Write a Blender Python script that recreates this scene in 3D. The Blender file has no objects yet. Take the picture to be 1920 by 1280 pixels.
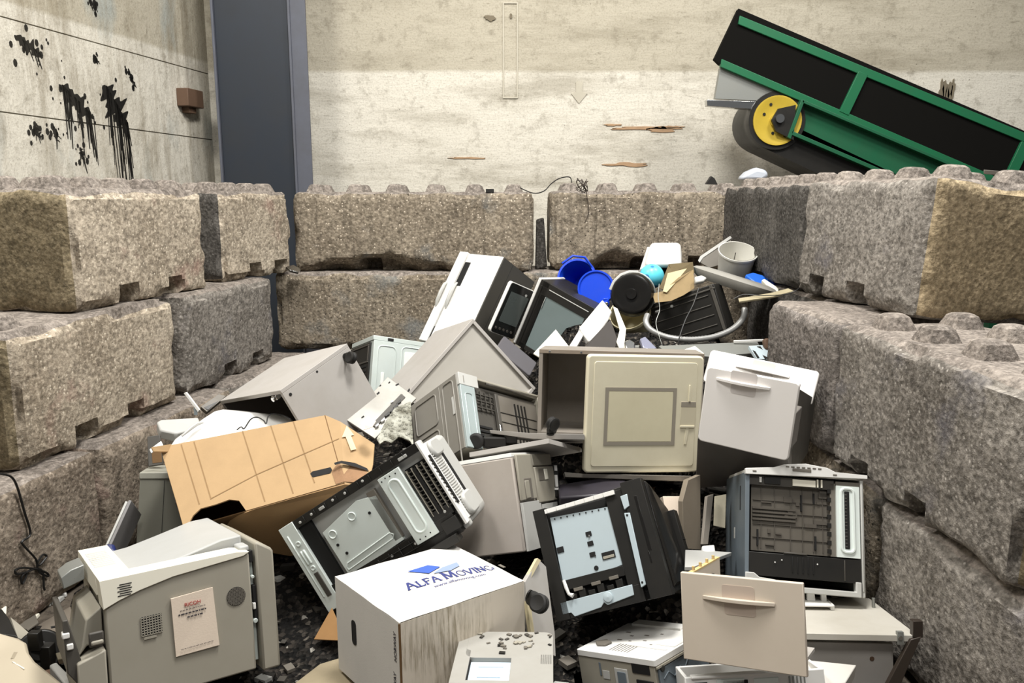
import bpy, math, random
from mathutils import Vector, Matrix, noise
R=math.radians
random.seed(7)
C=bpy.context.scene.collection
SC=bpy.context.scene
PITCH,CH,F=R(10.2),1.71,1480.0
def at(px,py,Y):
    "world point at distance Y in front of the camera on the ray through a pixel"
    dx,dy=(px-960)/F,(py-640)/F
    d=Vector((dx,-dy*math.sin(PITCH)+math.cos(PITCH),-dy*math.cos(PITCH)-math.sin(PITCH)))
    t=Y/d.y
    return Vector((d.x*t,Y,CH+d.z*t))
# ------------------------------------------------------------- materials
def lin(c):
    return tuple(((v/255)/12.92 if v/255<=.04045 else ((v/255+.055)/1.055)**2.4) for v in c)+(1,)
class NT:
    def __init__(s,name):
        s.m=bpy.data.materials.new(name);s.m.use_nodes=True;s.t=s.m.node_tree
        s.b=s.t.nodes['Principled BSDF']
    def n(s,typ,**k):
        x=s.t.nodes.new(typ)
        for a,v in k.items():
            if a in x.inputs: x.inputs[a].default_value=v
            else: setattr(x,a,v)
        return x
    def l(s,a,b): s.t.links.new(a,b)
    def mix(s,fac,a,b,blend='MIX'):
        x=s.t.nodes.new('ShaderNodeMix');x.data_type='RGBA';x.blend_type=blend
        for i,v in ((0,fac),(6,a),(7,b)):
            if hasattr(v,'is_linked'): s.l(v,x.inputs[i])
            else: x.inputs[i].default_value=v
        return x.outputs[2]
    def ramp(s,fac,stops,interp='LINEAR'):
        x=s.t.nodes.new('ShaderNodeValToRGB');x.color_ramp.interpolation=interp
        e=x.color_ramp.elements
        while len(e)<len(stops): e.new(.5)
        for q,(p,c) in zip(e,stops):
            q.position=p;q.color=c if isinstance(c,tuple) else (c,c,c,1)
        s.l(fac,x.inputs[0]);return x.outputs[0]
    def math(s,op,a,b=0.0):
        x=s.t.nodes.new('ShaderNodeMath');x.operation=op
        for i,v in ((0,a),(1,b)):
            if hasattr(v,'is_linked'): s.l(v,x.inputs[i])
            else: x.inputs[i].default_value=v
        return x.outputs[0]
    def coord(s,scale=(1,1,1),spread=3.7):
        tc=s.n('ShaderNodeTexCoord');oi=s.n('ShaderNodeObjectInfo')
        v=s.t.nodes.new('ShaderNodeVectorMath');v.operation='MULTIPLY_ADD'
        s.l(oi.outputs['Location'],v.inputs[0]);v.inputs[1].default_value=(spread,)*3;s.l(tc.outputs['Object'],v.inputs[2])
        mp=s.n('ShaderNodeMapping');s.l(v.outputs[0],mp.inputs[0]);mp.inputs['Scale'].default_value=scale
        return mp.outputs[0]
    def noise(s,vec,scale,detail=4,rough=.6):
        x=s.n('ShaderNodeTexNoise',Scale=scale,Detail=detail,Roughness=rough);s.l(vec,x.inputs['Vector']);return x.outputs['Fac']
    def vor(s,vec,scale,feature='F1'):
        x=s.n('ShaderNodeTexVoronoi',Scale=scale);x.feature=feature;s.l(vec,x.inputs['Vector']);return x
    def bump(s,h,strength=.3,dist=.01):
        x=s.n('ShaderNodeBump',Strength=strength,Distance=dist);s.l(h,x.inputs['Height']);s.l(x.outputs[0],s.b.inputs['Normal'])
    def set(s,col=None,rough=.5,metal=0,spec=.5):
        if col is not None:
            if hasattr(col,'is_linked'): s.l(col,s.b.inputs['Base Color'])
            else: s.b.inputs['Base Color'].default_value=col
        if hasattr(rough,'is_linked'): s.l(rough,s.b.inputs['Roughness'])
        else: s.b.inputs['Roughness'].default_value=rough
        s.b.inputs['Metallic'].default_value=metal;s.b.inputs['Specular IOR Level'].default_value=spec
        return s.m
MATS={}
def plas(name,c,rough=.45,grime=.25,metal=0,gs=6,spec=.4):
    "moulded plastic / painted metal / board with uneven dust and small specks of dirt"
    if name in MATS: return MATS[name]
    t=NT(name);v=t.coord()
    n=t.noise(v,gs,5,.65);g=t.ramp(n,[(.38,1.0),(.72,0.0)])
    base=lin(c);d=(base[0]*.62+.01,base[1]*.58+.008,base[2]*.5+.005,1)
    col=t.mix(t.math('MULTIPLY',t.math('SUBTRACT',1.0,g),grime),base,d)
    sp=t.ramp(t.vor(v,75).outputs['Distance'],[(.05,1.0),(.12,0.0)])
    sp=t.math('MULTIPLY',sp,t.ramp(t.noise(v,9,3),[(.55,0.0),(.7,1.0)]))
    col=t.mix(t.math('MULTIPLY',sp,min(.8,grime*1.6)),col,(base[0]*.25,base[1]*.23,base[2]*.2,1))
    r=t.math('ADD',t.math('MULTIPLY',n,.25),rough-.1)
    MATS[name]=t.set(col,r,metal,spec);return MATS[name]
def concrete(name,c,dark,streak=.3,agg=.5,tint=None):
    if name in MATS: return MATS[name]
    t=NT(name);v=t.coord()
    a=lin(c);b=lin(dark)
    big=t.noise(v,2.2,6,.62)
    col=t.mix(t.ramp(big,[(.35,1.0),(.65,0.0)]),a,b)
    sv=t.coord((9,9,.7));sn=t.noise(sv,2.5,4,.6)
    col=t.mix(t.math('MULTIPLY',t.ramp(sn,[(.5,0.0),(.72,1.0)]),streak),col,tuple(x*.45 for x in b[:3])+(1,))
    med=t.noise(v,20,5,.75)
    col=t.mix(t.math('MULTIPLY',t.ramp(med,[(.38,1.0),(.56,0.0)]),.6),col,tuple(x*.5 for x in b[:3])+(1,))
    fine=t.noise(v,44,4,.72)
    col=t.mix(t.math('MULTIPLY',t.ramp(fine,[(.5,0.0),(.64,1.0)]),.45),col,tuple(min(1,x*1.5+.03) for x in a[:3])+(1,))
    col=t.mix(t.math('MULTIPLY',t.ramp(fine,[(.34,1.0),(.47,0.0)]),.6),col,tuple(x*.35 for x in b[:3])+(1,))
    vo=t.vor(v,48);spk=t.ramp(vo.outputs['Distance'],[(.12,1.0),(.3,0.0)])
    sep=t.n('ShaderNodeSeparateColor');t.l(vo.outputs['Color'],sep.inputs[0])
    lite=t.math('MULTIPLY',spk,t.ramp(sep.outputs[0],[(.62,0.0),(.7,1.0)]))
    drk=t.math('MULTIPLY',spk,t.ramp(sep.outputs[1],[(.72,0.0),(.8,1.0)]))
    col=t.mix(t.math('MULTIPLY',lite,agg),col,tuple(min(1,x*1.9+.1) for x in a[:3])+(1,))
    col=t.mix(t.math('MULTIPLY',drk,agg*1.1),col,(.02,.017,.013,1))
    if tint:
        tn=t.noise(t.coord((1,1,1),9.1),3.1,4,.55)
        col=t.mix(t.math('MULTIPLY',t.ramp(tn,[(.6,0.0),(.74,1.0)]),.5),col,lin(tint))
    h=t.math('ADD',t.math('MULTIPLY',t.math('ADD',med,t.math('MULTIPLY',fine,.35)),.8),t.math('MULTIPLY',vo.outputs['Distance'],.35))
    t.bump(h,.75,.012)
    MATS[name]=t.set(col,.9,0,.25);return MATS[name]
def card(name,c,dirt=.3,gs=7):
    if name in MATS: return MATS[name]
    t=NT(name);v=t.coord();a=lin(c)
    n=t.noise(v,gs,5,.65)
    col=t.mix(t.math('MULTIPLY',t.ramp(n,[(.42,0.0),(.7,1.0)]),dirt),a,tuple(x*.6 for x in a[:3])+(1,))
    w=t.noise(t.coord((1,1,1)),160,2)
    t.bump(w,.15,.002)
    MATS[name]=t.set(col,.85,0,.2);return MATS[name]
def flat(name,c,rough=.5,metal=0,spec=.5):
    if name in MATS: return MATS[name]
    t=NT(name);v=t.coord()
    n=t.noise(v,14,3);a=lin(c)
    col=t.mix(t.math('MULTIPLY',n,.35),a,tuple(x*.7 for x in a[:3])+(1,))
    MATS[name]=t.set(col,rough,metal,spec);return MATS[name]
# ------------------------------------------------------------- mesh building
AX={'y':lambda a,b,t:(a,t,b),'z':lambda a,b,t:(a,b,t),'x':lambda a,b,t:(t,a,b)}
class MB:
    def __init__(s): s.v=[];s.f=[];s.mi=[];s.m=0
    def _add(s,vs,fs):
        o=len(s.v);s.v+=[tuple(v) for v in vs];s.f+=[tuple(o+i for i in f) for f in fs];s.mi+=[s.m]*len(fs);return s
    def mat(s,i): s.m=i;return s
    def box(s,x0,y0,z0,x1,y1,z1):
        x0,x1=sorted((x0,x1));y0,y1=sorted((y0,y1));z0,z1=sorted((z0,z1))
        return s._add([(x0,y0,z0),(x1,y0,z0),(x1,y1,z0),(x0,y1,z0),(x0,y0,z1),(x1,y0,z1),(x1,y1,z1),(x0,y1,z1)],
            [(0,3,2,1),(4,5,6,7),(0,1,5,4),(1,2,6,5),(2,3,7,6),(3,0,4,7)])
    def hexa(s,p):   # 8 corners in box() order
        return s._add(p,[(0,3,2,1),(4,5,6,7),(0,1,5,4),(1,2,6,5),(2,3,7,6),(3,0,4,7)])
    def prism(s,poly,ax,t0,t1):
        n=len(poly);g=AX[ax]
        area=sum(poly[i][0]*poly[(i+1)%n][1]-poly[(i+1)%n][0]*poly[i][1] for i in range(n))
        if area<0: poly=poly[::-1]
        if ax=='y': t0,t1=max(t0,t1),min(t0,t1)
        else: t0,t1=min(t0,t1),max(t0,t1)
        vs=[g(a,b,t0) for a,b in poly]+[g(a,b,t1) for a,b in poly]
        fs=[tuple(range(n))[::-1],tuple(range(n,2*n))]+[(i,(i+1)%n,n+(i+1)%n,n+i) for i in range(n)]
        return s._add(vs,fs)
    def rrect(s,a0,b0,a1,b1,r,ax,t0,t1,n=5):
        return s.prism(rr(a0,b0,a1,b1,r,n),ax,t0,t1)
    def frame(s,a0,b0,a1,b1,w,ax,t0,t1):
        for q in ((a0,b0,a1,b0+w),(a0,b1-w,a1,b1),(a0,b0+w,a0+w,b1-w),(a1-w,b0+w,a1,b1-w)):
            g=AX[ax];p=g(q[0],q[1],t0);r=g(q[2],q[3],t1);s.box(*p,*r)
        return s
    def cyl(s,p0,p1,r0,r1=None,n=20):
        r1=r0 if r1 is None else r1
        p0,p1=Vector(p0),Vector(p1);d=(p1-p0).normalized()
        a=d.orthogonal().normalized();b=d.cross(a)
        vs=[];
        for p,r in ((p0,r0),(p1,r1)):
            for i in range(n):
                t=2*math.pi*i/n;vs.append(p+(a*math.cos(t)+b*math.sin(t))*r)
        fs=[(i,(i+1)%n,n+(i+1)%n,n+i) for i in range(n)]+[tuple(range(n))[::-1],tuple(range(n,2*n))]
        return s._add(vs,fs)
    def tube(s,pts,r,n=8,closed=False):
        pts=[Vector(p) for p in pts];k=len(pts);vs=[];a=None
        for i,p in enumerate(pts):
            q=pts[(i+1)%k] if (closed or i<k-1) else p
            o=pts[i-1] if (closed or i>0) else p
            d=(q-o).normalized() if (q-o).length>1e-9 else Vector((0,0,1))
            a=d.orthogonal().normalized() if a is None else (a-d*a.dot(d)).normalized()
            b=d.cross(a);rad=r[i] if isinstance(r,(list,tuple)) else r
            for j in range(n):
                t=2*math.pi*j/n;vs.append(p+(a*math.cos(t)+b*math.sin(t))*rad)
        fs=[]
        for i in range(k if closed else k-1):
            for j in range(n):
                A=i*n;B=((i+1)%k)*n;fs.append((A+j,A+(j+1)%n,B+(j+1)%n,B+j))
        if not closed: fs+=[tuple(range(n))[::-1],tuple(range((k-1)*n,k*n))]
        return s._add(vs,fs)
    def ring(s,a0,b0,a1,b1,rad,ax,t,r,n=5):   # embossed rounded-rectangle bead on a plane
        g=AX[ax];return s.tube([g(a,b,t) for a,b in rr(a0,b0,a1,b1,rad,n)],r,6,True)
    def lathe(s,prof,n=32,c=(0,0,0),axis=(0,0,1)):
        c=Vector(c);d=Vector(axis).normalized();a=d.orthogonal().normalized();b=d.cross(a);vs=[]
        for r,h in prof:
            for i in range(n):
                t=2*math.pi*i/n;vs.append(c+d*h+(a*math.cos(t)+b*math.sin(t))*r)
        fs=[]
        for k in range(len(prof)-1):
            for i in range(n): fs.append((k*n+i,k*n+(i+1)%n,(k+1)*n+(i+1)%n,(k+1)*n+i))
        return s._add(vs,fs)
    def poly(s,pts): return s._add(pts,[tuple(range(len(pts)))])
    def slab(s,pts,th,nrm=None):
        "a sheet of thickness th whose seen face has the given outline"
        pts=[Vector(p) for p in pts];n=len(pts)
        if nrm is None:
            nrm=Vector((0,0,0))
            for i in range(n): nrm+=pts[i].cross(pts[(i+1)%n])
            nrm.normalize()
            if nrm.dot(pts[0]-Vector((0,0,CH)))>0: nrm=-nrm
        vs=pts+[p-nrm*th for p in pts]
        fs=[tuple(range(n)),tuple(range(n,2*n))[::-1]]+[(i,n+i,n+(i+1)%n,(i+1)%n) for i in range(n)]
        return s._add(vs,fs)
def rr(a0,b0,a1,b1,r,n=5):
    out=[]
    for cx,cy,s in ((a1-r,b1-r,0),(a0+r,b1-r,1),(a0+r,b0+r,2),(a1-r,b0+r,3)):
        for i in range(n+1):
            t=math.pi/2*(s+i/n);out.append((cx+r*math.cos(t),cy+r*math.sin(t)))
    return out
def mk(name,mb,mats,parent=None,bev=0,smooth=True,seg=2,sub=0,ang=35):
    me=bpy.data.meshes.new(name);me.from_pydata([tuple(v) for v in mb.v],[],mb.f);me.update()
    import bmesh
    bm=bmesh.new();bm.from_mesh(me);bmesh.ops.recalc_face_normals(bm,faces=bm.faces);bm.to_mesh(me);bm.free()
    for m in (mats if isinstance(mats,(list,tuple)) else [mats]): me.materials.append(m)
    for p,i in zip(me.polygons,mb.mi): p.material_index=i;p.use_smooth=smooth
    if smooth: me.set_sharp_from_angle(angle=R(ang))
    o=bpy.data.objects.new(name,me);C.objects.link(o)
    if parent is not None: o.parent=parent
    if bev:
        b=o.modifiers.new('edge','BEVEL');b.width=bev;b.segments=seg;b.limit_method='ANGLE';b.angle_limit=R(40)
    if sub:
        q=o.modifiers.new('smooth','SUBSURF');q.levels=sub;q.render_levels=sub
    return o
def tag(o,label,cat,group=None,kind=None):
    o['label']=label;o['category']=cat
    if group: o['group']=group
    if kind: o['kind']=kind
    return o
def empty(name,label,cat,mat=None,group=None):
    o=bpy.data.objects.new(name,None);C.objects.link(o);o.empty_display_size=.05
    if mat is not None: o.matrix_world=mat
    return tag(o,label,cat,group)
def pose(p):
    c=Vector(p[:3]);a=Vector(p[3:6]);d=Vector(p[6:9])
    M=Matrix.Rotation(a.length,4,a.normalized())
    return Matrix.Translation(c-(M.to_3x3()@(d/2)))@M
def thing(key,name,label,cat,group=None): return empty(name,label,cat,pose(P[key]),group)
def text(name,s,size,parent,M,mat,ext=.0004,align='CENTER',shear=0):
    cu=bpy.data.curves.new(name,'FONT');cu.body=s;cu.size=size;cu.extrude=ext;cu.align_x=align;cu.align_y='CENTER';cu.shear=shear
    cu.materials.append(mat)
    tmp=bpy.data.objects.new(name,cu)
    me=bpy.data.meshes.new_from_object(tmp);bpy.data.objects.remove(tmp)
    o=bpy.data.objects.new(name,me);C.objects.link(o);o.parent=parent;o.matrix_local=M
    return o
FRONT=Matrix.Rotation(math.pi/2,4,'X')   # text lying in xz, facing -y
P={
'ricoh':[-1.232, 2.589, 0.2854, -0.2041, -0.0115, 0.6114, 0.4418, 0.5817, 0.3947],
'carton':[-1.2103, 3.3278, 0.492, 0.9489, 0.5173, 0.7794, 0.7843, 0.3277, 0.4],
'gcab1':[-1.0805, 3.9296, 0.6723, 0.2709, -0.3846, -0.6926, 0.6208, 0.4389, 0.3894],
'pcbplate':[-0.6496, 3.8005, 0.6964, 1.7507, 0.7785, -0.4348, 0.177, 0.3168, 0.02],
'gmetal':[-0.8232, 5.0671, 0.5512, -0.3534, 0.1395, 0.5259, 0.3614, 0.3984, 0.4703],
'gcab2':[-0.3419, 4.4971, 0.5843, -0.5091, 0.7926, 0.3921, 0.5629, 0.5036, 0.6038],
'wmach':[-0.2367, 5.3575, 0.9709, -0.5356, 0.2381, -0.7796, 0.4509, 0.3444, 0.6612],
'tpanel':[-0.004, 5.0858, 0.9991, 0.0654, 0.4324, 0.721, 0.2278, 0.0327, 0.3504],
'glassunit':[0.3612, 5.11, 0.8923, 0.0388, 0.4022, -0.5798, 0.442, 0.321, 0.4705],
'dpanel':[0.0217, 4.6698, 0.7741, 0.3594, 0.6811, -0.171, 0.2609, 0.1703, 0.0321],
'whitetop':[1.0081, 5.2376, 1.2882, 0.2707, -0.0507, -0.2144, 0.2332, 0.4062, 0.2],
'crate':[1.1012, 4.79, 1.0063, -0.1739, -0.347, -0.4598, 0.4193, 0.1975, 0.2789],
'carcass':[0.5313, 3.8138, 0.7747, -0.1351, 0.0149, -0.1236, 0.7715, 0.3849, 0.4117],
'bdoor':[0.5908, 3.4464, 0.7594, -0.101, 0.041, 0.1635, 0.5417, 0.04, 0.5315],
'wdraw1':[0.9667, 3.0594, 0.8928, -0.0052, 0.0845, -0.5266, 0.3531, 0.2262, 0.3061],
'wdraw2':[1.1286, 3.5126, 0.8517, -0.3783, 0.2135, -0.5323, 0.492, 0.12, 0.259],
'gprint':[-0.1441, 3.6844, 0.5185, -0.6092, -0.4358, -0.76, 0.3715, 0.531, 0.5263],
'board2':[0.0659, 3.4238, 0.5853, -0.4474, -0.1982, -0.4599, 0.3905, 0.3553, 0.0205],
'copier':[-0.0064, 3.2236, 0.3849, -0.3361, -0.2156, -0.4053, 0.2677, 0.3909, 0.4617],
'underp':[-0.5088, 2.9933, 0.4515, -0.1554, -0.592, -0.1876, 0.6909, 0.28, 0.3776],
'moving':[-0.2823, 2.4908, 0.3049, -0.0527, -0.0487, -0.9153, 0.4472, 0.477, 0.2739],
'blackp':[0.3878, 2.8673, 0.3695, -0.5045, -0.3131, -0.3198, 0.4395, 0.36, 0.4194],
'openp':[1.1272, 3.0028, 0.3861, -0.4136, 0.0595, -0.1007, 0.4357, 0.4124, 0.4424],
'bdrawer':[0.8505, 2.4664, 0.3775, -0.2514, -0.0919, -0.543, 0.3771, 0.5666, 0.2603],
'table':[1.0723, 2.6026, 0.008, -0.2032, -0.0052, -0.0584, 0.6017, 0.4178, 0.45],
'smallp':[0.4793, 2.5516, 0.0376, -0.1866, -0.243, -0.7646, 0.3395, 0.3081, 0.26],
'scan':[-0.0234, 2.195, 0.2833, -0.0887, -0.0168, -0.0496, 0.2988, 0.3236, 0.114],
'tallg':[-1.6305, 3.5116, 0.2618, -0.2442, 0.0602, 0.2938, 0.183, 0.3712, 0.4091],
'leanpanel':[-1.6428, 3.1415, 0.3384, -0.4383, 0.7555, 1.5579, 0.1685, 0.03, 0.2031]}
# ============================================================= THE HALL
def wallmat(name,upper,lower,zband,streakdir,zsoft=.02,seams=()):
    t=NT(name);tc=t.n('ShaderNodeTexCoord');v=tc.outputs['Object']
    def mp(sc):
        m=t.n('ShaderNodeMapping');t.l(v,m.inputs[0]);m.inputs['Scale'].default_value=sc;return m.outputs[0]
    sep=t.n('ShaderNodeSeparateXYZ');t.l(v,sep.inputs[0])
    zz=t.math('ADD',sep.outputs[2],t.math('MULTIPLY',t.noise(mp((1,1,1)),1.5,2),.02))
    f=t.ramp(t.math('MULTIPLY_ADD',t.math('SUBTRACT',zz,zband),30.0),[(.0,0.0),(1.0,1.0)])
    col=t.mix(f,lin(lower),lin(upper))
    n1=t.noise(mp(streakdir),1.6,6,.68)
    col=t.mix(t.math('MULTIPLY',t.ramp(n1,[(.48,0.0),(.68,1.0)]),.5),col,lin((132,124,106)))
    n2=t.noise(mp((1,1,1)),9,6,.72)
    col=t.mix(t.math('MULTIPLY',t.ramp(n2,[(.53,0.0),(.68,1.0)]),.42),col,lin((116,108,92)))
    n3=t.noise(mp(tuple(q*3 for q in streakdir)),3,5,.75)
    col=t.mix(t.math('MULTIPLY',t.ramp(n3,[(.62,0.0),(.72,1.0)]),.5),col,lin((92,84,68)))
    vo=t.vor(mp((1,1,1)),16);s=t.ramp(vo.outputs['Distance'],[(.04,1.0),(.1,0.0)])
    s=t.math('MULTIPLY',s,t.ramp(t.noise(mp((1,1,1)),4,3),[(.5,0.0),(.62,1.0)]))
    col=t.mix(t.math('MULTIPLY',s,.7),col,lin((70,60,48)))
    if seams: # bluish and reddish old paint wash low on the panels
        w=t.noise(mp((1,.9,.35)),1.7,4,.6)
        col=t.mix(t.math('MULTIPLY',t.ramp(w,[(.56,0.0),(.66,1.0)]),.55),col,lin((150,160,160)))
        w2=t.noise(mp((1.6,2.6,.35)),2.4,6,.75)
        col=t.mix(t.math('MULTIPLY',t.ramp(w2,[(.48,0.0),(.68,1.0)]),.6),col,lin((120,108,86)))
    gr=t.noise(mp((1,1,1)),60,3,.7)
    col=t.mix(t.math('MULTIPLY',t.ramp(gr,[(.5,0.0),(.66,1.0)]),.3),col,lin((110,100,82)))
    t.bump(t.math('ADD',n2,n3),.35,.02)
    return t.set(col,.9,0,.2)
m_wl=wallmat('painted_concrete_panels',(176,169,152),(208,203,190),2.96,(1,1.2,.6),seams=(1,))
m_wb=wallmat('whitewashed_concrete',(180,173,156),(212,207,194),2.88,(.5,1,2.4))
def struct(o,label):
    return tag(o,label,'wall' if 'wall' in o.name else o.name.split('_')[0],None,'structure')
wl0,wl1=Vector((-2.8-.184*10.6,-3.0,0)),Vector((-2.8,7.6,0))
dW=(wl1-wl0).normalized();nW=Vector((-dW.y,dW.x,0))
def wallquad(mb,z0,z1,inset):
    a,b=wl0+nW*inset,wl1+nW*inset
    mb.hexa([(a.x,a.y,z0),(b.x,b.y,z0),(b.x+nW.x*.2,b.y+nW.y*.2,z0),(a.x+nW.x*.2,a.y+nW.y*.2,z0),
             (a.x,a.y,z1),(b.x,b.y,z1),(b.x+nW.x*.2,b.y+nW.y*.2,z1),(a.x+nW.x*.2,a.y+nW.y*.2,z1)])
mb=MB()
for z0,z1 in ((0,.98),(.99,2.253),(2.262,2.843),(2.852,5.2)): wallquad(mb,z0,z1,0)
wallquad(mb,0,5.2,.025)
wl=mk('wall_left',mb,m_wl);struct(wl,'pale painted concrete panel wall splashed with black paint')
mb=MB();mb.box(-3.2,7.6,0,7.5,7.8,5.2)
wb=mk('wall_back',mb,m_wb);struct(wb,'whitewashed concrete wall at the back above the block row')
# patches where the render has fallen off, a patched strip and a small plug on the back wall
def blobpoly(cx,cz,w,h,n=26,seed=0,rough=.35):
    out=[]
    for i in range(n):
        t=2*math.pi*i/n;k=1+rough*(noise.noise((math.cos(t)*1.7+seed*5.1,math.sin(t)*1.7,seed*3.3))*1.6)
        out.append((cx+math.cos(t)*w*k,cz+math.sin(t)*h*k))
    return out
m_pat=card('bare_orange_render',(172,142,112),.6);m_dirt=card('sooty_stain',(120,111,94),.3);m_plug=card('pale_filler',(188,182,166),.3)
mb=MB()
for px,py,w,h,s in ((1205,240,.30,.014,1),(1175,308,.19,.016,2),(1240,243,.12,.022,3),(1262,238,.10,.012,6),(1150,234,.08,.01,7),(880,296,.16,.008,4)):
    p=at(px,py,7.595);mb.prism(blobpoly(p.x,p.z,w,h,30,s,.5),'y',7.592,7.602)
q=mk('bare_render_patch',mb,m_pat,wb)
mb=MB();p=at(1772,172,7.59)
for k in range(5): mb.prism(blobpoly(p.x-.03+k*.025,p.z+.03*math.sin(k*2.1),.02,.09,14,20+k,.4),'y',7.588,7.602)
p=at(918,34,7.59);mb.prism(blobpoly(p.x,p.z,.05,.025,14,31,.4),'y',7.588,7.602)
p=at(958,30,7.59);mb.prism(blobpoly(p.x,p.z,.012,.022,10,32,.2),'y',7.588,7.602)
mk('soot_patch',mb,m_dirt,wb)
mb=MB();p=at(957,95,7.59);mb.frame(p.x-.07,p.z-.42,p.x+.07,p.z+.42,.012,'y',7.590,7.604)
p=at(1086,175,7.59);mb.prism([(p.x-.03,p.z+.10),(p.x+.03,p.z+.10),(p.x+.03,p.z+.01),(p.x+.075,p.z),(p.x,p.z-.09),(p.x-.075,p.z),(p.x-.03,p.z+.01)],'y',7.590,7.604)
mk('filler_strip',mb,m_plug,wb)
# black paint splashes with drips on the left wall
m_blk=flat('black_paint',(22,20,17),.35)
def onwall(px,py):
    dx,dy=(px-960)/F,(py-640)/F
    d=Vector((dx,-dy*math.sin(PITCH)+math.cos(PITCH),-dy*math.cos(PITCH)-math.sin(PITCH)))
    o=Vector((0,0,CH));t=(wl0-o).dot(nW)/d.dot(nW);return o+d*t
def splat(name,x0,y0,x1,y1,w,drips,length,seed):
    rnd=random.Random(seed);mb=MB();n=46
    a,b=onwall(x0,y0),onwall(x1,y1);L=(b-a).length;ax=(b-a)/L;up=nW.cross(ax).normalized()
    def P(s,h,off=.004): return a+ax*(s*L)+up*h-nW*off
    def sheet(pts):
        k=len(pts);mb._add([p for p in pts]+[p+nW*.005 for p in pts],[tuple(range(k)),tuple(range(k,2*k))[::-1]]+[(i,(i+1)%k,k+(i+1)%k,k+i) for i in range(k)])
    top,bot=[],[]
    for i in range(n+1):
        s=i/n;env=math.sin(math.pi*min(1,s*1.02))**.6*w
        top.append(P(s,env*(.55+.9*noise.noise((s*9,seed,0)))));bot.append(P(s,-env*(.55+.9*noise.noise((s*9,seed,7)))))
    sheet(top+bot[::-1])
    for k in range(drips):
        s=rnd.uniform(.05,1.0);p=P(s,-w*.2);l=length*rnd.uniform(.25,1)**1.5;t=rnd.uniform(.003,.0075)
        z=Vector((0,0,-1));lean=dW*rnd.uniform(-.02,.05)
        e=p+z*l+lean
        sheet([p-dW*t,p+dW*t,e+dW*t*.4,e-dW*t*.4])
    for k in range(12):
        c=P(rnd.uniform(-.15,1.15),rnd.gauss(0,w*1.3));r=rnd.uniform(.004,.016)
        sheet([c+dW*(r*math.cos(j*.9))+Vector((0,0,1.6*r*math.sin(j*.9))) for j in range(7)])
    mk(name,mb,m_blk,wl,smooth=False)
splat('paint_splash',110,158,174,222,.10,30,.42,1)
splat('paint_splash',192,160,236,236,.17,40,.8,2)
splat('paint_splash',26,66,78,106,.07,10,.14,3)
splat('paint_splash',240,128,250,160,.02,3,.08,5)
splat('paint_splash',166,2,180,14,.03,4,.1,6)
splat('paint_splash',62,236,76,258,.04,5,.1,8)
splat('paint_splash',100,236,106,262,.03,4,.1,10)
splat('paint_splash',150,276,156,300,.03,5,.1,11)
splat('paint_splash',176,104,182,118,.025,2,.08,9)
# rusty steel bracket on the left wall
m_rust=plas('rusty_steel',(96,74,58),.7,.6)
c=onwall(346,186);M=Matrix.Translation(c)@Matrix.Rotation(math.atan2(dW.y,dW.x),4,'Z')
e=empty('wall_bracket','small rusty steel box bracket fixed to the left wall','bracket',M)
mb=MB();mb.box(-.12,-.11,-.07,.12,.0,.08);mk('bracket_box',mb,m_rust,e,.006)
mb=MB();mb.box(-.05,-.07,-.12,.06,.0,-.07);mk('bracket_foot',mb,m_rust,e,.004)
c=onwall(404,12);mb=MB();mb.box(-.05,-.06,-.05,.05,0,.06)
o=mk('pipe_clip',mb,flat('dark_iron',(40,37,34),.6));o.matrix_world=Matrix.Translation(c)@Matrix.Rotation(math.atan2(dW.y,dW.x),4,'Z')
tag(o,'little dark iron clip high in the corner by the blue column','clip')
# steel column
m_col=plas('blue_grey_paint',(38,44,53),.5,.35,gs=4);m_colf=plas('faded_blue_paint',(86,89,99),.55,.4)
cx0,cx1=at(409,150,7.1).x,at(546,150,7.1).x
e=tag(empty('trim_1','x','x'),'dark blue painted steel column in the back left corner','column',None,'structure')
mb=MB();mb.box(cx0,7.1,0,cx1,7.13,5.2).box((cx0+cx1)/2-.012,7.13,0,(cx0+cx1)/2+.012,7.55,5.2);mk('column_web',mb,m_col,e,.003)
mb=MB();mb.box(cx1,7.07,0,cx1+.02,7.5,5.2).box(cx0-.02,7.07,0,cx0,7.5,5.2);mb.box(cx1,7.085,0,cx1+.15,7.11,5.2);mk('column_flange',mb,m_colf,e,.003)
# floor
t=NT('dirty_concrete_floor');v=t.coord()
n=t.noise(v,3,6,.7);col=t.mix(t.ramp(n,[(.35,0.0),(.65,1.0)]),lin((66,58,50)),lin((112,103,92)))
n2=t.noise(v,22,5,.8);col=t.mix(t.math('MULTIPLY',t.ramp(n2,[(.5,0.0),(.62,1.0)]),.7),col,lin((38,33,28)))
t.bump(n2,.5,.02)
mb=MB();mb.box(-6,-4,-.2,7.5,7.8,0)
o=mk('floor',mb,t.set(col,.85,0,.25));struct(o,'dirty grey concrete floor under the heap')
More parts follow.
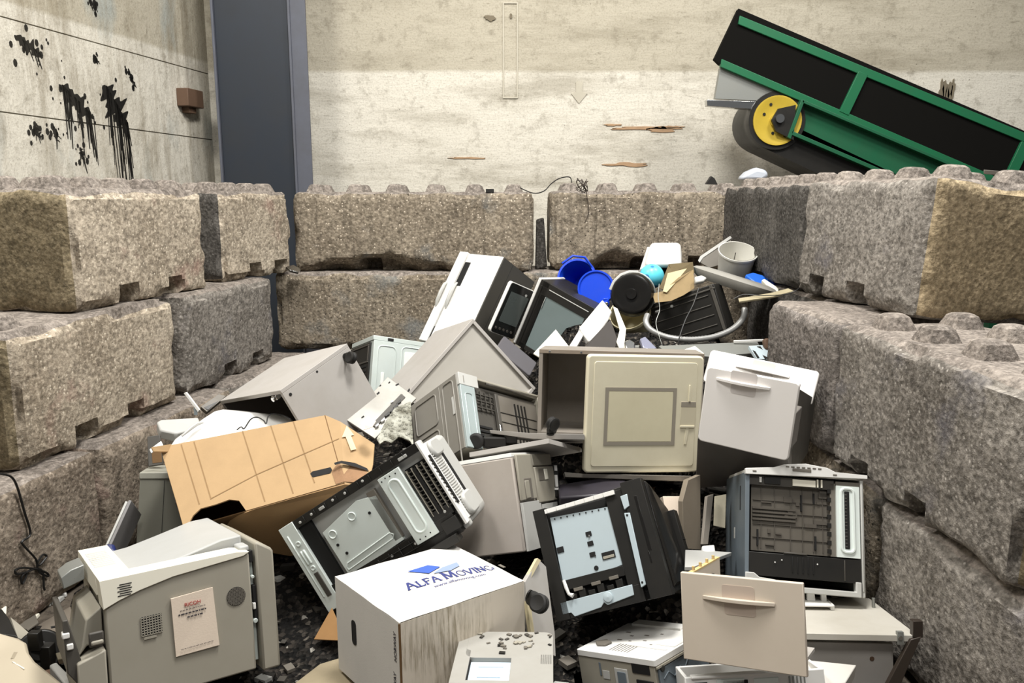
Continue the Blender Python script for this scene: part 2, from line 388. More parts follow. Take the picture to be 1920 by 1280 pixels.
# ------------------------------------------------------------- concrete blocks
cA=concrete('block_tan',(186,174,156),(142,130,113),.25,.55,(142,98,92))
cB=concrete('block_grey',(146,140,132),(105,99,92),.3,.5,(92,92,104))
cK=concrete('block_brown',(150,139,122),(116,105,90),.75,1.0,(110,118,122))
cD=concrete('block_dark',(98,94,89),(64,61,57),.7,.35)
cM=concrete('block_end_mud',(138,125,100),(108,97,76),.12,.25,(92,74,48))
cE=concrete('block_end_tan',(176,158,128),(150,134,106),.12,.3,(120,98,66))
cT=concrete('block_stud_dust',(146,137,128),(112,104,97),.1,.3)
def block(label,org,yaw,L,H,mat,endmat=None,end=None,studs=6,roll=0,seed=0,notch=None,chip=.016,res=.026,group=None,rows=2,tilt=0,D=.6,only=None,arch=None):
    M=Matrix.Translation(org)@Matrix.Rotation(yaw,4,'Z')@Matrix.Rotation(roll,4,'X')@Matrix.Rotation(tilt,4,'Y')
    e=empty('concrete_block',label,'concrete block',M,group)
    me=bpy.data.meshes.new('body')
    nx,ny,nz=max(2,int(L/res)),12,max(2,int(H/res))
    idx={};vs=[];fs=[];mi=[]
    def vid(i,j,k):
        if (i,j,k) in idx: return idx[(i,j,k)]
        p=Vector((L*i/nx,D*j/ny,H*k/nz))
        # rounded worn edges
        c=Vector((min(max(p.x,.03),L-.03),min(max(p.y,.03),D-.03),min(max(p.z,.03),H-.03)))
        d=p-c
        q=c+d.normalized()*min(d.length,.03) if d.length>1e-6 else p
        ne=sum((p.x<.04 or p.x>L-.04,p.y<.04 or p.y>D-.04,p.z<.04 or p.z>H-.04))
        w=Vector((p.x+seed*3.1,p.y+seed*1.7,p.z))
        ctr=Vector((L/2,D/2,H/2));inw=(ctr-q);inw=Vector((inw.x/L,inw.y/D,inw.z/H))
        if ne>=2:
            a=max(0,noise.noise(w*5)+.25)*chip*3.2+max(0,noise.noise(w*15))*chip*1.2
            q+=inw.normalized()*a
        q+=inw*(noise.noise(w*9)*.010+noise.noise(w*26)*.006)
        for nxp in (notch or ()):
            if p.z<.085 and abs(p.x-nxp)<.06+.015*noise.noise(w*8) and p.y<.2:
                q.y=max(q.y,.12+.04*noise.noise(w*11)) if p.y<.12 else q.y
        if arch and p.y<.25:
            r=1-((p.x-arch[0])/arch[1])**2-(p.z/arch[2])**2+.5*noise.noise(w*6)
            if r>0: q.y+=min(.16,r*.22)*(1-p.y/.25)
        vs.append(q);idx[(i,j,k)]=len(vs)-1;return idx[(i,j,k)]
    def quad(a,b,c,d,m): fs.append((vid(*a),vid(*b),vid(*c),vid(*d)));mi.append(m)
    em=lambda side:1 if end and side in end else 0
    for i in range(nx):
        for k in range(nz):
            quad((i,0,k),(i+1,0,k),(i+1,0,k+1),(i,0,k+1),0);quad((i,ny,k),(i,ny,k+1),(i+1,ny,k+1),(i+1,ny,k),0)
        for j in range(ny):
            quad((i,j,0),(i,j+1,0),(i+1,j+1,0),(i+1,j,0),0);quad((i,j,nz),(i+1,j,nz),(i+1,j+1,nz),(i,j+1,nz),2)
    for j in range(ny):
        for k in range(nz):
            quad((0,j,k),(0,j,k+1),(0,j+1,k+1),(0,j+1,k),em('near'));quad((nx,j,k),(nx,j+1,k),(nx,j+1,k+1),(nx,j,k+1),em('far'))
    me.from_pydata([tuple(v) for v in vs],[],fs)
    for p,i in zip(me.polygons,mi): p.material_index=i;p.use_smooth=True
    me.set_sharp_from_angle(angle=R(50))
    for m in (mat,endmat or mat,cT): me.materials.append(m)
    o=bpy.data.objects.new('body',me);C.objects.link(o);o.parent=e
    if studs:
        pitch=L/studs
        for r in range(rows):
            for k in range(studs):
                if only is not None and k not in only: continue
                mb=MB();x=pitch*(k+.5);y=.16+.28*r;h=.064+.006*noise.noise((k,r,seed));s=.07
                prof=[]
                for a,z in ((s*1.12,-.012),(s,.012),(s*.72,h*.85),(s*.5,h)): prof.append((a,z))
                vs2=[];N=12
                for a,z in prof:
                    for i in range(N):
                        tt=2*math.pi*(i+.5)/N;cc,ss=math.cos(tt),math.sin(tt);kk=1/(abs(cc)**4+abs(ss)**4)**.25
                        jit=1+.06*noise.noise((cc+k*3.1,ss+r,seed+z*20))
                        vs2.append((x+a*kk*cc*jit,y+a*kk*ss*jit,H+z-.006))
                f2=[(q*N+i,q*N+(i+1)%N,(q+1)*N+(i+1)%N,(q+1)*N+i) for q in range(3) for i in range(N)]+[tuple(range(3*N,4*N))]
                mb._add(vs2,f2);mk('stud',mb,cT,e,ang=28)
    return e
LG,BG,RG='concrete blocks of the left wall','concrete blocks of the back wall','concrete blocks of the right wall'
h=.588
block('tan concrete block nearest on the top course of the left wall, dark muddy end',(-2.055,3.70,2*h),1.39,1.12,h,cA,cM,('near',),5,0,1,(.39,.80),.018,group=LG)
block('tan concrete block behind it on the top left course, beside the blue column',(-1.868,5.10,2*h),1.275,.82,h,cA,cD,('near',),4,0,2,(.36,.66),.02,group=LG)
block('reddish-stained concrete block in the middle course at the left edge of the view',(-2.03,3.12,h),1.44,1.22,h,cA,cM,('near',),4,0,3,(.42,.82),.02,group=LG,only=(0,))
block('grey concrete block in the middle left course, above the grey cabinet',(-1.865,4.42,h),1.414,1.13,h,cB,None,None,0,0,4,(.5,.86),.014,group=LG)
block('bottom course concrete block at the left edge with the black cord on it',(-2.06,2.28,0),1.44,1.2,h,concrete('block_tan_low',(152,140,125),(112,100,87),.25,.5,(138,104,100)),None,None,0,0,5,(),.012,group=LG)
block('bottom course concrete block behind the grey computer tower',(-1.90,3.49,0),1.40,1.2,h,concrete('block_tan_low',(152,140,125),(112,100,87)),None,None,0,0,6,(),.012,group=LG)
block('bottom course concrete block farthest along the left wall',(-1.69,4.71,0),1.40,1.1,h,cB,None,None,0,0,7,(),.012,group=LG)
block('brown concrete block topping the back wall, its lower edge broken in an arch',(-1.628,5.92,2*h),0,1.79,h,cK,None,None,6,0,8,(.56,1.46),.012,group=BG,arch=(.62,.52,.13))
block('brown streaked concrete block on top of the back wall under the wire tangle',(.285,5.98,2*h+.01),0,1.8,h,cK,None,None,6,0,9,(.70,1.1),.012,group=BG,arch=(.58,.3,.14))
block('concrete block in the second back course, left of the white machine',(-1.77,5.86,h),0,1.8,h,cK,None,None,0,0,10,(),.02,group=BG)
block('concrete block in the second back course, behind the blue bucket',(.06,5.90,h),0,1.8,h,cK,None,None,0,0,11,(),.014,group=BG)
block('grey concrete block nearest on the top course of the right wall, tan pitted end',(1.548,4.335,1.215),-1.443,1.07,.595,cB,cE,('far',),4,R(-4.5),12,(.24,.60),.012,group=RG)
block('dark streaked concrete block on the top right course, behind the white bucket',(1.585,6.02,1.2),-1.557,1.63,.6,cD,None,None,6,0,13,(),.012,group=RG)  # dark concrete mix with strong vertical streaks
block('big grey concrete block in the middle right course with a chipped stud ledge',(1.372,3.285,.6),-1.52,1.2,.6,cB,cM,('far',),4,0,14,(.26,.66),.02,group=RG,res=.022)
block('short purple-stained concrete block in the middle right course, behind the white drawers',(1.313,4.05,.6),-1.475,.745,.6,concrete('block_purple',(138,131,125),(100,94,89),.3,.45,(88,80,100)),None,None,0,0,15,(),.014,group=RG)
block('bottom course concrete block beside the table at the right edge',(1.405,2.87,0),-1.52,1.2,.59,cB,None,None,0,0,16,(),.016,group=RG)
block('bottom course concrete block showing as a narrow strip behind the open printer',(1.395,4.07,0),-1.55,1.18,.59,cK,None,None,0,0,17,(),.014,group=RG)
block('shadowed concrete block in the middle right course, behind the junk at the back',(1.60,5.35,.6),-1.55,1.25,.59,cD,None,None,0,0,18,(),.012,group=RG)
# ============================================================= THE HEAP: MACHINES
m_beige=plas('beige_plastic',(156,151,138),.5,.18);m_cream=plas('cream_plastic',(236,232,216),.45,.12)
m_offw=plas('white_plastic',(226,225,221),.4,.12);m_trayg=plas('pale_grey_plastic',(184,184,180),.45,.2)
m_board=plas('grey_laminate',(172,168,163),.5,.25);m_boardd=plas('dark_grey_laminate',(108,104,100),.5,.25)
m_zinc=plas('zinc_sheet',(200,209,205),.4,.2,.2);m_zincb=plas('pale_blue_steel',(186,200,206),.45,.12,.15);m_post=plas('grey_green_steel',(170,182,182),.42,.2,.3)
m_steel=plas('dull_grey_steel',(150,152,148),.42,.25,.5)
m_black=plas('black_plastic',(30,29,27),.42,.35);m_black2=plas('glossy_black_plastic',(24,23,22),.22,.25)
m_dark=plas('dark_grey_plastic',(74,71,66),.5,.35);m_mid=plas('mid_grey_plastic',(112,107,99),.5,.35)
m_hole=flat('dark_opening',(12,11,10),.8);m_rub=plas('black_rubber',(26,25,24),.6,.5)
m_slate=plas('slate_blue_plastic',(104,114,122),.45,.25);m_door=plas('yellowed_beige_plastic',(218,211,186),.45,.2)
m_pink=plas('warm_beige_laminate',(206,194,178),.5,.12);m_wood=card('raw_chipboard_edge',(206,180,128),.4,30)
m_cb=card('brown_cardboard',(174,146,110),.22);m_cbd=card('worn_cardboard_inside',(112,86,58),.4);m_wcb=card('white_cardboard',(208,205,199),.12)
m_chrome=flat('bright_metal',(200,200,198),.2,1);m_paper=card('white_paper',(226,210,192),.1)
m_red=flat('red_print',(168,40,36),.7);m_ink=flat('dark_print',(60,56,60),.8);m_blue=flat('blue_print',(52,60,120),.8);m_blueb=flat('strong_blue_print',(62,96,190),.7);m_bluep=flat('pale_blue_print',(140,156,190),.8)
m_crease=card('cardboard_crease',(146,118,84),.3);m_glass=flat('pale_reflection_glass',(112,126,126),.12,0,.7)
def slots(mb,a0,b0,a1,b1,n,ax,t0,t1,along='a',fill=.45):
    for k in range(n):
        g=AX[ax]
        if along=='a':
            s=(b1-b0)/n;q=(a0,b0+s*k,a1,b0+s*(k+fill))
        else:
            s=(a1-a0)/n;q=(a0+s*k,b0,a0+s*(k+fill),b1)
        mb.box(*g(q[0],q[1],t0),*g(q[2],q[3],t1))
    return mb
def castor(parent,p,d,r=.03,face=(0,-1,0)):
    "twin-wheel castor: plate and stem along d, two wheels; returns nothing"
    p,d=Vector(p),Vector(d).normalized();s=Vector(face);s=(s-d*s.dot(d)).normalized();q=d.cross(s)
    mb=MB();mb.cyl(p,p+d*.006,.017).cyl(p+d*.006,p+d*.03,.007).lathe([(.0,.0),(r*.8,.004),(r*.8,.02),(0,.024)],16,p+d*.02-s*.012+q*.008,s)
    f=mk('castor',mb,m_black,parent)
    for k in (-1,1):
        c=p+d*(.03+r*.55)+q*.014
        mb=MB();mb.lathe([(0,.004),(r*.55,.004),(r*.9,.0),(r,.004),(r,.013),(r*.8,.016),(r*.3,.013),(0,.013)],22,c,s*k)
        mk('wheel',mb,m_rub,f)
    return f
# --- large beige laser printer, front left
e=thing('ricoh','laser_printer','large beige laser printer with a paper booklet on its side, lower left of the heap','printer')
prof=[(0,0),(.445,0),(.445,.396),(.424,.392),(.2,.373),(.1,.352),(.04,.334),(.0,.31)]
mb=MB();mb.prism(prof,'y',0,.56);mk('body',mb,m_beige,e,.006)
mb=MB()
mb.prism([(-.006,.312),(.04,.331),(.1,.349),(.2,.370),(.424,.390),(.445,.4),(.40,.408),(-.012,.402)],'y',-.006,.085)
mb.prism([(-.012,.34),(.085,.36),(.085,.403),(-.012,.402)],'y',.085,.56)
mb.mat(1)
for k in range(6): mb.box(.036+.006*(k%2),-.0075,.343+k*.0068,.074+.004*(k%2),-.003,.346+k*.0068)
mb.mat(2);slots(mb,.0,.2,.065,.47,9,'z',.402,.4045)
mk('top_cover',mb,[m_cream,m_hole,m_trayg],e,.004)
mb=MB();mb.prism([(.085,.3),(.445,.3),(.45,.44),(.38,.437),(.25,.405),(.15,.382),(.085,.376)],'y',.1,.56);mb.box(.42,.03,.39,.455,.1,.415)
mk('output_tray',mb,plas('tray_grey_plastic',(172,173,171),.45,.15),e,.006)
mb=MB();mb.box(.446,.03,.02,.462,.5,.39).mat(1).box(.452,.01,.15,.463,.03,.28).box(.447,.008,.36,.46,.03,.40)
mb.mat(0).cyl((.454,.005,.16),(.454,.02,.16),.008).cyl((.454,.005,.31),(.454,.02,.31),.006).mat(2).box(.449,.004,.2,.458,.02,.222);mk('hinge_rail',mb,[m_zinc,m_hole,m_offw],e,.002)
mb=MB();mb.prism([(.466,-.014),(.528,-.014),(.528,.385),(.521,.397),(.478,.425),(.466,.425)],'y',.0,.47);mk('rear_cover',mb,m_beige,e,.008)
mb=MB();mb.box(.096,-.002,.202,.158,.004,.262)
mb.mat(1)
for k in range(8):
    mb.box(.096+k*.0082,-.004,.202,.0985+k*.0082,-.001,.262)
    mb.box(.096,-.004,.202+k*.0079,.158,-.001,.2045+k*.0079)
mb.box(.103,-.004,.191,.14,0,.198);mk('vent_grille',mb,[m_hole,m_beige],e)
mb=MB();mb.cyl((.393,.004,.26),(.393,-.002,.26),.031,None,28);mb.mat(1)
for k in range(13):
    w=.030*math.sqrt(max(0,1-((k-6)/6.6)**2));mb.box(.393-w,-.0032,.2325+k*.0045,.393+w,-.0015,.2345+k*.0045)
for k in range(11):
    w=.030*math.sqrt(max(0,1-((k-5)/5.6)**2));mb.box(.3645+k*.0055,-.0032,.26-w,.3662+k*.0055,-.0015,.26+w)
mk('fan_grille',mb,[m_hole,m_mid],e)
mb=MB();mb.prism([(-.085,-.01),(-.005,-.01),(-.005,.19),(-.085,.165)],'y',.0,.4);mb.prism([(-.08,.165),(-.05,.2),(-.005,.2),(-.005,.31),(-.05,.28),(-.065,.2)],'y',.05,.4);mb.mat(1).box(-.05,-.002,.205,-.008,.01,.25).mat(0).box(-.045,-.006,.21,-.01,.004,.225)
mk('left_frame',mb,[m_beige,m_dark],e,.005)
mb=MB();mb.prism([(-.115,.30),(-.1,.30),(-.06,.12),(-.085,.1),(-.11,.14)],'y',.02,.36);mb.mat(1).box(-.118,.015,.245,-.098,.05,.262).box(-.108,.012,.21,-.09,.05,.228);mk('tilted_tray_arm',mb,[m_dark,m_offw],e,.003)
mb=MB();mb.prism([(-.085,.33),(-.02,.35),(-.02,.40),(-.06,.39),(-.09,.37)],'y',.3,.44);mk('side_bracket',mb,m_steel,e,.003)
ricoh=e
d=empty('paper_booklet','white paper booklet with red heading taped on the side of the large beige printer','booklet',pose(P['ricoh'])@Matrix.Translation((.258,-.0035,.21))@Matrix.Rotation(R(-1.5),4,'Y'))
mb=MB();mb.hexa([(-.068,-.002,-.095),(.067,-.004,-.096),(.067,.001,-.096),(-.068,.001,-.095),(-.068,-.006,.093),(.063,-.003,.097),(.063,.001,.097),(-.068,.001,.093)]);mk('paper',mb,m_paper,d)
text('heading','RICOH',.0165,d,Matrix.Translation((-.004,-.0062,.062))@FRONT,m_red,.0006)
def lines(parent,name,rows,mat,y=-.0055):
    mb=MB();rnd=random.Random(3)
    for x0,x1,z,hh in rows:
        x=x0
        while x<x1:
            w=rnd.uniform(.004,.011);mb.box(x,y-.0006,z-hh/2,min(x+w,x1),y,z+hh/2);x+=w+.0022
    return mk(name,mb,mat,parent)
lines(d,'printed_lines',((-.044,.035,.047,.0016),(-.05,.036,.035,.0042),(-.024,.024,.022,.0042),(-.052,.05,-.076,.0013)),m_ink,-.0052)
# --- grey cabinet lying on its side with castor, upper left
e=thing('gcab1','office_pedestal','grey laminate pedestal lying tipped beside the left wall with one castor up','pedestal')
a,b,c=P['gcab1'][6:9]
mb=MB();mb.box(0,.0,c-.02,a,b,c);mk('side_panel',mb,m_board,e,.002)
mb=MB();mb.box(a-.02,.002,0,a,b,c-.02);mb.mat(1).cyl((a-.001,.215,.36),(a+.002,.215,.36),.006).cyl((a-.001,.035,.345),(a+.003,.035,.345),.008);mk('base_panel',mb,[m_board,m_hole],e,.002)
mb=MB();mb.box(0,0,0,.02,b,c-.02).box(.02,b-.015,0,a-.02,b,c-.02).box(0.02,0,0,a-.02,b-.015,.018);mk('carcass',mb,m_boardd,e,.002)
castor(e,(a,b-.045,c-.05),(1,.1,0),.03,(0,-.8,.7))
mb=MB();mb.box(a-.1,-.004,c-.045,a-.06,.03,c-.022).cyl((a-.08,-.004,c-.035),(a-.08,-.016,c-.035),.012);mk('latch',mb,m_chrome,e,.002)
# --- metal rear of a grey printer behind it
e=thing('gmetal','metal_cased_printer','grey metal cased machine with embossed panels, behind the tipped pedestal','printer')
a,b,c=P['gmetal'][6:9]
mb=MB();mb.box(0,0,0,a,b,c-.03);mb.ring(.03,.07,.15,c-.06,.03,'y',-.001,.004).ring(.19,.1,a-.02,c-.05,.03,'y',-.001,.004).mat(1).rrect(.21,.18,a-.04,c-.08,.01,'y',-.003,.0).box(.06,-.004,.14,.08,0,.24)
mk('rear_panel',mb,[m_zinc,m_offw],e,.004)
mb=MB();mb.box(-.006,.0,c-.03,a+.004,b,c);mb.mat(1).box(.09,-.004,c-.024,.13,.02,c-.006);mk('lid_rail',mb,[m_zinc,m_hole],e,.003)
mb=MB();mb.box(-.012,.04,0.0,-.001,b,c-.04);mb.mat(1);slots(mb,.08,.1,b-.05,.3,7,'x',-.016,-.004,'a')
mb.mat(2).frame(.05,.30,b-.04,c-.05,.012,'x',-.018,-.008);mk('black_side',mb,[m_black,m_hole,m_dark],e,.002)
# --- grey cabinet standing on its corner
e=thing('gcab2','office_cabinet','grey cabinet balanced on one corner with its recessed back showing, middle of the heap','cabinet')
a,b,c=P['gcab2'][6:9]
mb=MB();mb.box(0,0,0,.02,b,c);mk('side_panel',mb,m_board,e,.002)
mb=MB();mb.box(.02,0,c-.02,a,b,c);mk('side_panel',mb,m_board,e,.002)
mb=MB();mb.box(a-.02,0,0,a,b,c-.02);mk('side_panel',mb,m_board,e,.002)
mb=MB();mb.box(.02,0,0,a-.02,b,.02);mk('side_panel',mb,m_board,e,.002)
mb=MB();mb.box(.02,.016,.02,a-.02,.024,c-.02);mk('back_panel',mb,plas('grey_backboard',(178,174,166),.5,.15),e)
# --- white upright machine leaning back
e=thing('wmach','copier_finisher','tall white and black copier unit leaning back, highest of the machines','copier')
a,b,c=P['wmach'][6:9]
mb=MB();mb.box(.10,0,0,a-.006,b,c);mb.mat(1).box(.105,-.004,.41,.165,.01,.595);mk('body',mb,[m_offw,m_hole],e,.006)
mb=MB();mb.box(0,-.004,-.02,.085,b,c+.01);mb.mat(1).box(.088,.0,.0,.1,.02,.1);mk('front_door',mb,[m_offw,m_hole],e,.012)
for x in (.02,.125):
    mb=MB();mb.tube([(x,-.004,.43),(x+.006,-.022,.40),(x+.01,-.028,.34),(x+.008,-.022,.275),(x,-.004,.24)],[.007,.012,.013,.012,.007],8);mk('grip_handle',mb,m_trayg,e)
mb=MB();mb.box(a-.006,.006,0,a+.004,b,c-.004);mb.mat(1).box(a+.003,.10,.0,a+.006,.102,c-.01);mk('side_panel',mb,[plas('charcoal_panel',(62,60,55),.5,.15),m_hole],e,.003)
# --- touch panel
e=thing('tpanel','touch_console','dark touch control panel with thin white bezel against the tall white copier','control panel')
a,b,c=P['tpanel'][6:9]
mb=MB();mb.rrect(0,0,a,c,.02,'y',.004,b);mk('bezel',mb,m_offw,e,.002)
mb=MB();mb.rrect(.005,.005,a-.005,c-.005,.017,'y',0,.012);mb.mat(1)
for k in range(5): mb.cyl((.03+k*.036,.001,.04),(.03+k*.036,-.004,.04),.009)
mb.mat(2).cyl((.165,.001,c-.05),(.165,-.002,c-.05),.009)
mk('face_plate',mb,[m_black2,m_dark,m_trayg],e)
mb=MB();mb.rrect(.03,.085,a-.03,c-.06,.006,'y',-.002,.004);mk('screen',mb,plas('blank_screen',(82,88,86),.25,.1),e)
# --- black framed unit; the glass colour holds a painted pale reflection
e=thing('glassunit','glass_fronted_scanner','black framed scanner with glass coloured pale as if reflecting, leaning beside the touch panel','scanner')
a,b,c=P['glassunit'][6:9]
mb=MB();mb.box(0,.012,0,a,b,c);mk('body',mb,m_black,e,.008)
mb=MB();mb.frame(.0,0.0,.07,c,.07/2,'y',0,.014);mb.box(.02,0,c-.085,a,.014,c).box(a-.06,0,0,a,.014,c-.085).box(.02,0,-.0,.07,.014,c-.085).box(.07,0,0,a-.06,.014,.03);mb.mat(1).box(.08,-.003,c-.04,a-.05,0,c-.034).box(.074,-.002,.3,.078,.002,.38)
mk('bezel',mb,[m_black,m_trayg],e,.002)
mb=MB();mb.box(.07,.005,.03,a-.06,.012,c-.085);mk('glass',mb,m_glass,e)
mb=MB();mb.box(-.024,0,.0,-.002,b,c+.004);mk('side_cover',mb,m_offw,e,.006)
# --- dark grey tray
e=thing('dpanel','plastic_tray','dark grey plastic tray wedged behind the grey cornered cabinet','tray')
a,b,c=P['dpanel'][6:9]
mb=MB();mb.rrect(0,0,a,b,.012,'z',0,c);mk('tray_plate',mb,plas('bluish_dark_plastic',(92,90,94),.5,.2),e,.005)
mb=MB();mb.box(.0,-.006,.0,a,-.0005,c*.6);mk('lip',mb,m_dark,e,.002)
# --- grey printer with embossed side, centre
e=thing('gprint','printer_carcass','grey printer carcass with embossed metal side and open ribbed cassette bay, centre of the heap','printer')
a,b,c=P['gprint'][6:9]
m_gside=plas('grey_painted_steel',(132,129,122),.42,.22,.15)
mb=MB();mb.box(0,0,.15,a-.01,.012,c);mb.ring(.03,.34,.2,c-.03,.02,'y',-.001,.0045).ring(.03,.05,.2,.31,.02,'y',-.001,.0045).ring(.255,.05,.335,c-.02,.02,'y',-.001,.0045)
mb.box(.228,-.002,.02,.231,.001,c-.01).mat(1).box(.315,-.004,.33,.335,.0,.42);mk('side_panel',mb,[m_gside,m_trayg],e,.003)
mb=MB();mb.box(0,.012,c-.012,a,b,c).box(0,.012,.15,.012,b,c-.012).box(.012,.012,.15,a,b,.162).box(.012,b-.012,.162,a,b,c-.012);mk('casing',mb,m_beige,e,.003)
mb=MB();mb.box(a-.012,.008,.15,a+.004,.095,c-.06);mb.ring(.03,.2,.075,c-.1,.015,'x',a+.005,.003);mk('steel_post',mb,m_post,e,.003)
mb=MB();mb.box(a-.02,.004,c-.06,a+.006,.12,c+.004).mat(1).box(a+.002,.03,c-.05,a+.008,.034,c-.01);mk('corner_block',mb,[m_trayg,m_mid],e,.004)
mb=MB();mb.box(a-.05,.10,.165,a-.03,b-.014,c-.03);mb.mat(1);slots(mb,.11,.17,.2,.3,6,'x',a-.03,a-.024,'a',.5)
mb.mat(2).box(a-.03,.24,.165,a-.02,b-.02,c-.05);mb.mat(3)
for k in range(7): mb.box(a-.021,.25,.08+k*.05,a-.017,b-.03,.083+k*.05)
for k in range(4): mb.box(a-.021,.36+k*.022,.1,a-.014,.366+k*.022,c-.08)
mb.mat(0)
for k in range(4): mb.box(a-.022,.11+k*.03,c-.16,a-.012,.113+k*.03,c-.06)
for k in range(3): mb.box(a-.022,.11,c-.15+k*.035,a-.012,.22,c-.147+k*.035)
mk('cassette_bay',mb,[m_dark,m_hole,m_mid,m_black],e)
mb=MB();mb.box(a-.02,.225,.12,a,.245,c-.06);mb.mat(1).box(a-.002,.222,.12,a+.006,.232,.3);mk('guide_rail',mb,[m_dark,m_chrome],e,.002)
mb=MB();mb.tube([(a+.004,.17,c-.02),(a+.004,b-.03,c-.025)],.006);mk('shaft',mb,m_chrome,e)
# --- copier behind the moving box
e=thing('copier','office_copier','dusty grey upright copier with beige front doors, right of the upturned printer','copier')
a,b,c=P['copier'][6:9]
mb=MB();mb.box(-.06,0,.07,a-.004,b,c-.012);mk('body',mb,plas('dusty_grey_plastic',(176,168,160),.5,.35,gs=4),e,.006)
mb=MB();mb.hexa([(-.06,0,c-.012),(a-.004,0,c-.012),(a-.004,b,c-.012),(-.06,b,c-.012),(-.05,.012,c+.006),(a-.012,.012,c+.006),(a-.012,b-.01,c+.006),(-.05,b-.01,c+.006)]);mk('top_edge',mb,m_trayg,e,.003)
mb=MB();mb.box(a,.012,.27,a+.012,.17,c-.004).mat(1).box(a+.004,.05,.27,a+.014,.13,.36).mat(0).box(a+.006,.055,.275,a+.016,.1,.35);mk('front_door',mb,[m_beige,m_mid],e,.004)
mb=MB();mb.box(a,.18,.25,a+.014,b,c-.06);mb.box(a,.18,c-.055,a+.01,b,c-.004);mb.mat(1).box(a+.008,.21,.34,a+.016,.31,.395).mat(2).box(a+.01,.27,.343,a+.019,.308,.392);mk('front_door',mb,[m_beige,m_mid,m_cream],e,.004)
mb=MB();mb.box(a,.012,.07,a+.012,.2,.262);mb.mat(1).box(a+.002,.205,.07,a+.004,.212,.24).mat(0).box(a,.215,.07,a+.01,b,.243).mat(1).box(a+.009,.3,.2,a+.012,.34,.206);mk('lower_panel',mb,[m_trayg,m_hole],e,.004)
# --- upturned printer showing its underside
m_zinc=plas('lit_zinc_sheet',(226,235,231),.4,.15,.1)  # paler zinc copy: strong light on the upturned plates is in its colour
e=thing('underp','upturned_printer','big printer tipped over to show its black and zinc underside, front centre left','printer')
a,b,c=P['underp'][6:9]
mb=MB();mb.box(.0,.03,.0,a,.06,c);mb.box(0.01,.06,.01,a-.3,b*.8,c-.03);mk('body',mb,[m_trayg],e,.008)
mb=MB()
mb.box(.03,.0,c-.035,a-.0,.035,c).box(.06,.0,.0,a-.03,.035,.085).box(a-.17,.002,.08,a-.02,.03,.12)
for k in range(10): mb.box(.12+k*.055,-.004,c-.028,.124+k*.055,0,c-.006)
for k in range(8): mb.box(.10+k*.05,-.006,.01,.103+k*.05,0,.075)
mb.box(.08,-.006,.036,a-.06,0,.04).box(.08,-.006,.062,a-.2,0,.065)
mb.box(a-.09,-.012,.02,a-.02,.02,.07).box(.34,-.03,-.02,.64,.02,.012)
mb.mat(1)
for x,z in ((.1,c-.02),(.16,c-.017),(.27,c-.015),(.33,c-.018),(.42,c-.015),(.19,.05),(.28,.03),(.36,.06),(.47,.055),(a-.05,.1)): mb.cyl((x,0,z),(x,-.005,z),.0055)
mb.box(.2,-.006,c-.024,.225,0,c-.012).box(.24,-.008,.04,.27,0,.052).box(a-.1,-.004,c-.028,a-.06,0,c-.016)
mb.mat(2).box(.05,.012,.08,.13,.03,c-.03)
mk('chassis_frame',mb,[m_black,m_trayg,m_hole],e,.002)
mb=MB();mb.box(.0,-.004,-.0,.07,.03,c);mb.tube([(.02,-.004,.06),(.02,-.004,c-.04)],.004).tube([(.05,-.005,.2),(.05,-.005,.26)],.005).tube([(.036,-.005,.2),(.036,-.005,.26)],.005)
for z in (.18,.29): mb.lathe([(.009,0),(.012,-.004),(.008,-.005),(.0,-.002)],14,(.045,-.003,z),(0,1,0))
mb.mat(1).box(.035,-.008,.055,.055,0,.16);mk('end_plate',mb,[m_zinc,m_dark],e,.003)
mb=MB();mb.prism([(.155,.276),(.35,.312),(.433,.289),(.436,.09),(.157,.075)],'y',.004,.02)
for x,z in ((.19,.25),(.30,.27)): mb.lathe([(.0,.002),(.012,.001),(.014,-.003),(.017,-.003),(.019,.003)],18,(x,.003,z),(0,1,0))
mb.tube([(.17,.003,.10),(.4,.003,.115),(.41,.003,.128),(.4,.003,.14),(.18,.003,.125),(.168,.003,.112),(.17,.003,.1)],.003,6)
mb.mat(1)
for x,z in ((.372,.245),(.185,.205),(.2,.16)): mb.cyl((x,.005,z),(x,.001,z),.006)
mk('base_plate',mb,[m_zinc,m_hole],e,.002)
mb=MB();mb.box(.40,.004,.10,.44,.022,.315);mk('divider',mb,m_mid,e,.002)
mb=MB();mb.box(.478,-.010,.045,.578,.004,.335);mb.ring(.505,.08,.552,.305,.022,'y',-.011,.005)
mb.mat(1)
for x,z in ((.49,.32),(.51,.325),(.53,.322),(.556,.32),(.5,.06),(.525,.058),(.55,.062)): mb.cyl((x,-.009,z),(x,-.012,z),.003)
mk('cross_plate',mb,[m_zinc,m_hole],e,.003)
mb=MB();mb.box(.583,.015,.10,.70,.03,.31);mb.mat(1)
for k in range(5): mb.box(.59+k*.024,-.002,.105,.592+k*.024,.02,.305)
mb.mat(2)
for k in range(12): mb.box(.585,.004,.11+k*.0165,.70,.018,.1135+k*.0165)
mb.mat(0).box(.62,.0,.1,.632,.014,.3);mk('rib_guide',mb,[m_hole,m_beige,m_dark],e)
mb=MB();mb.box(a-.006,-.006,.02,a+.004,.03,c-.0);mb.mat(1);slots(mb,.05,.06,.12,c-.06,24,'x',a+.004,a+.010,'a',.5);mb.mat(0).box(a-.004,.03,.03,a+.004,.14,c-.02);mb.mat(2).box(a-.004,.14,.08,a+.005,.165,c-.06);mk('rear_grille',mb,[m_offw,m_trayg,m_hole],e,.002)
for z0,z1,xx in ((.03,.12,.035),(c-.09,c-.02,.03)):
    mb=MB();mb.rrect(.05,z0,.16,z1,.03,'x',a+.003,a+.003+xx*.6);mk('rear_foot',mb,m_trayg,e,.008)
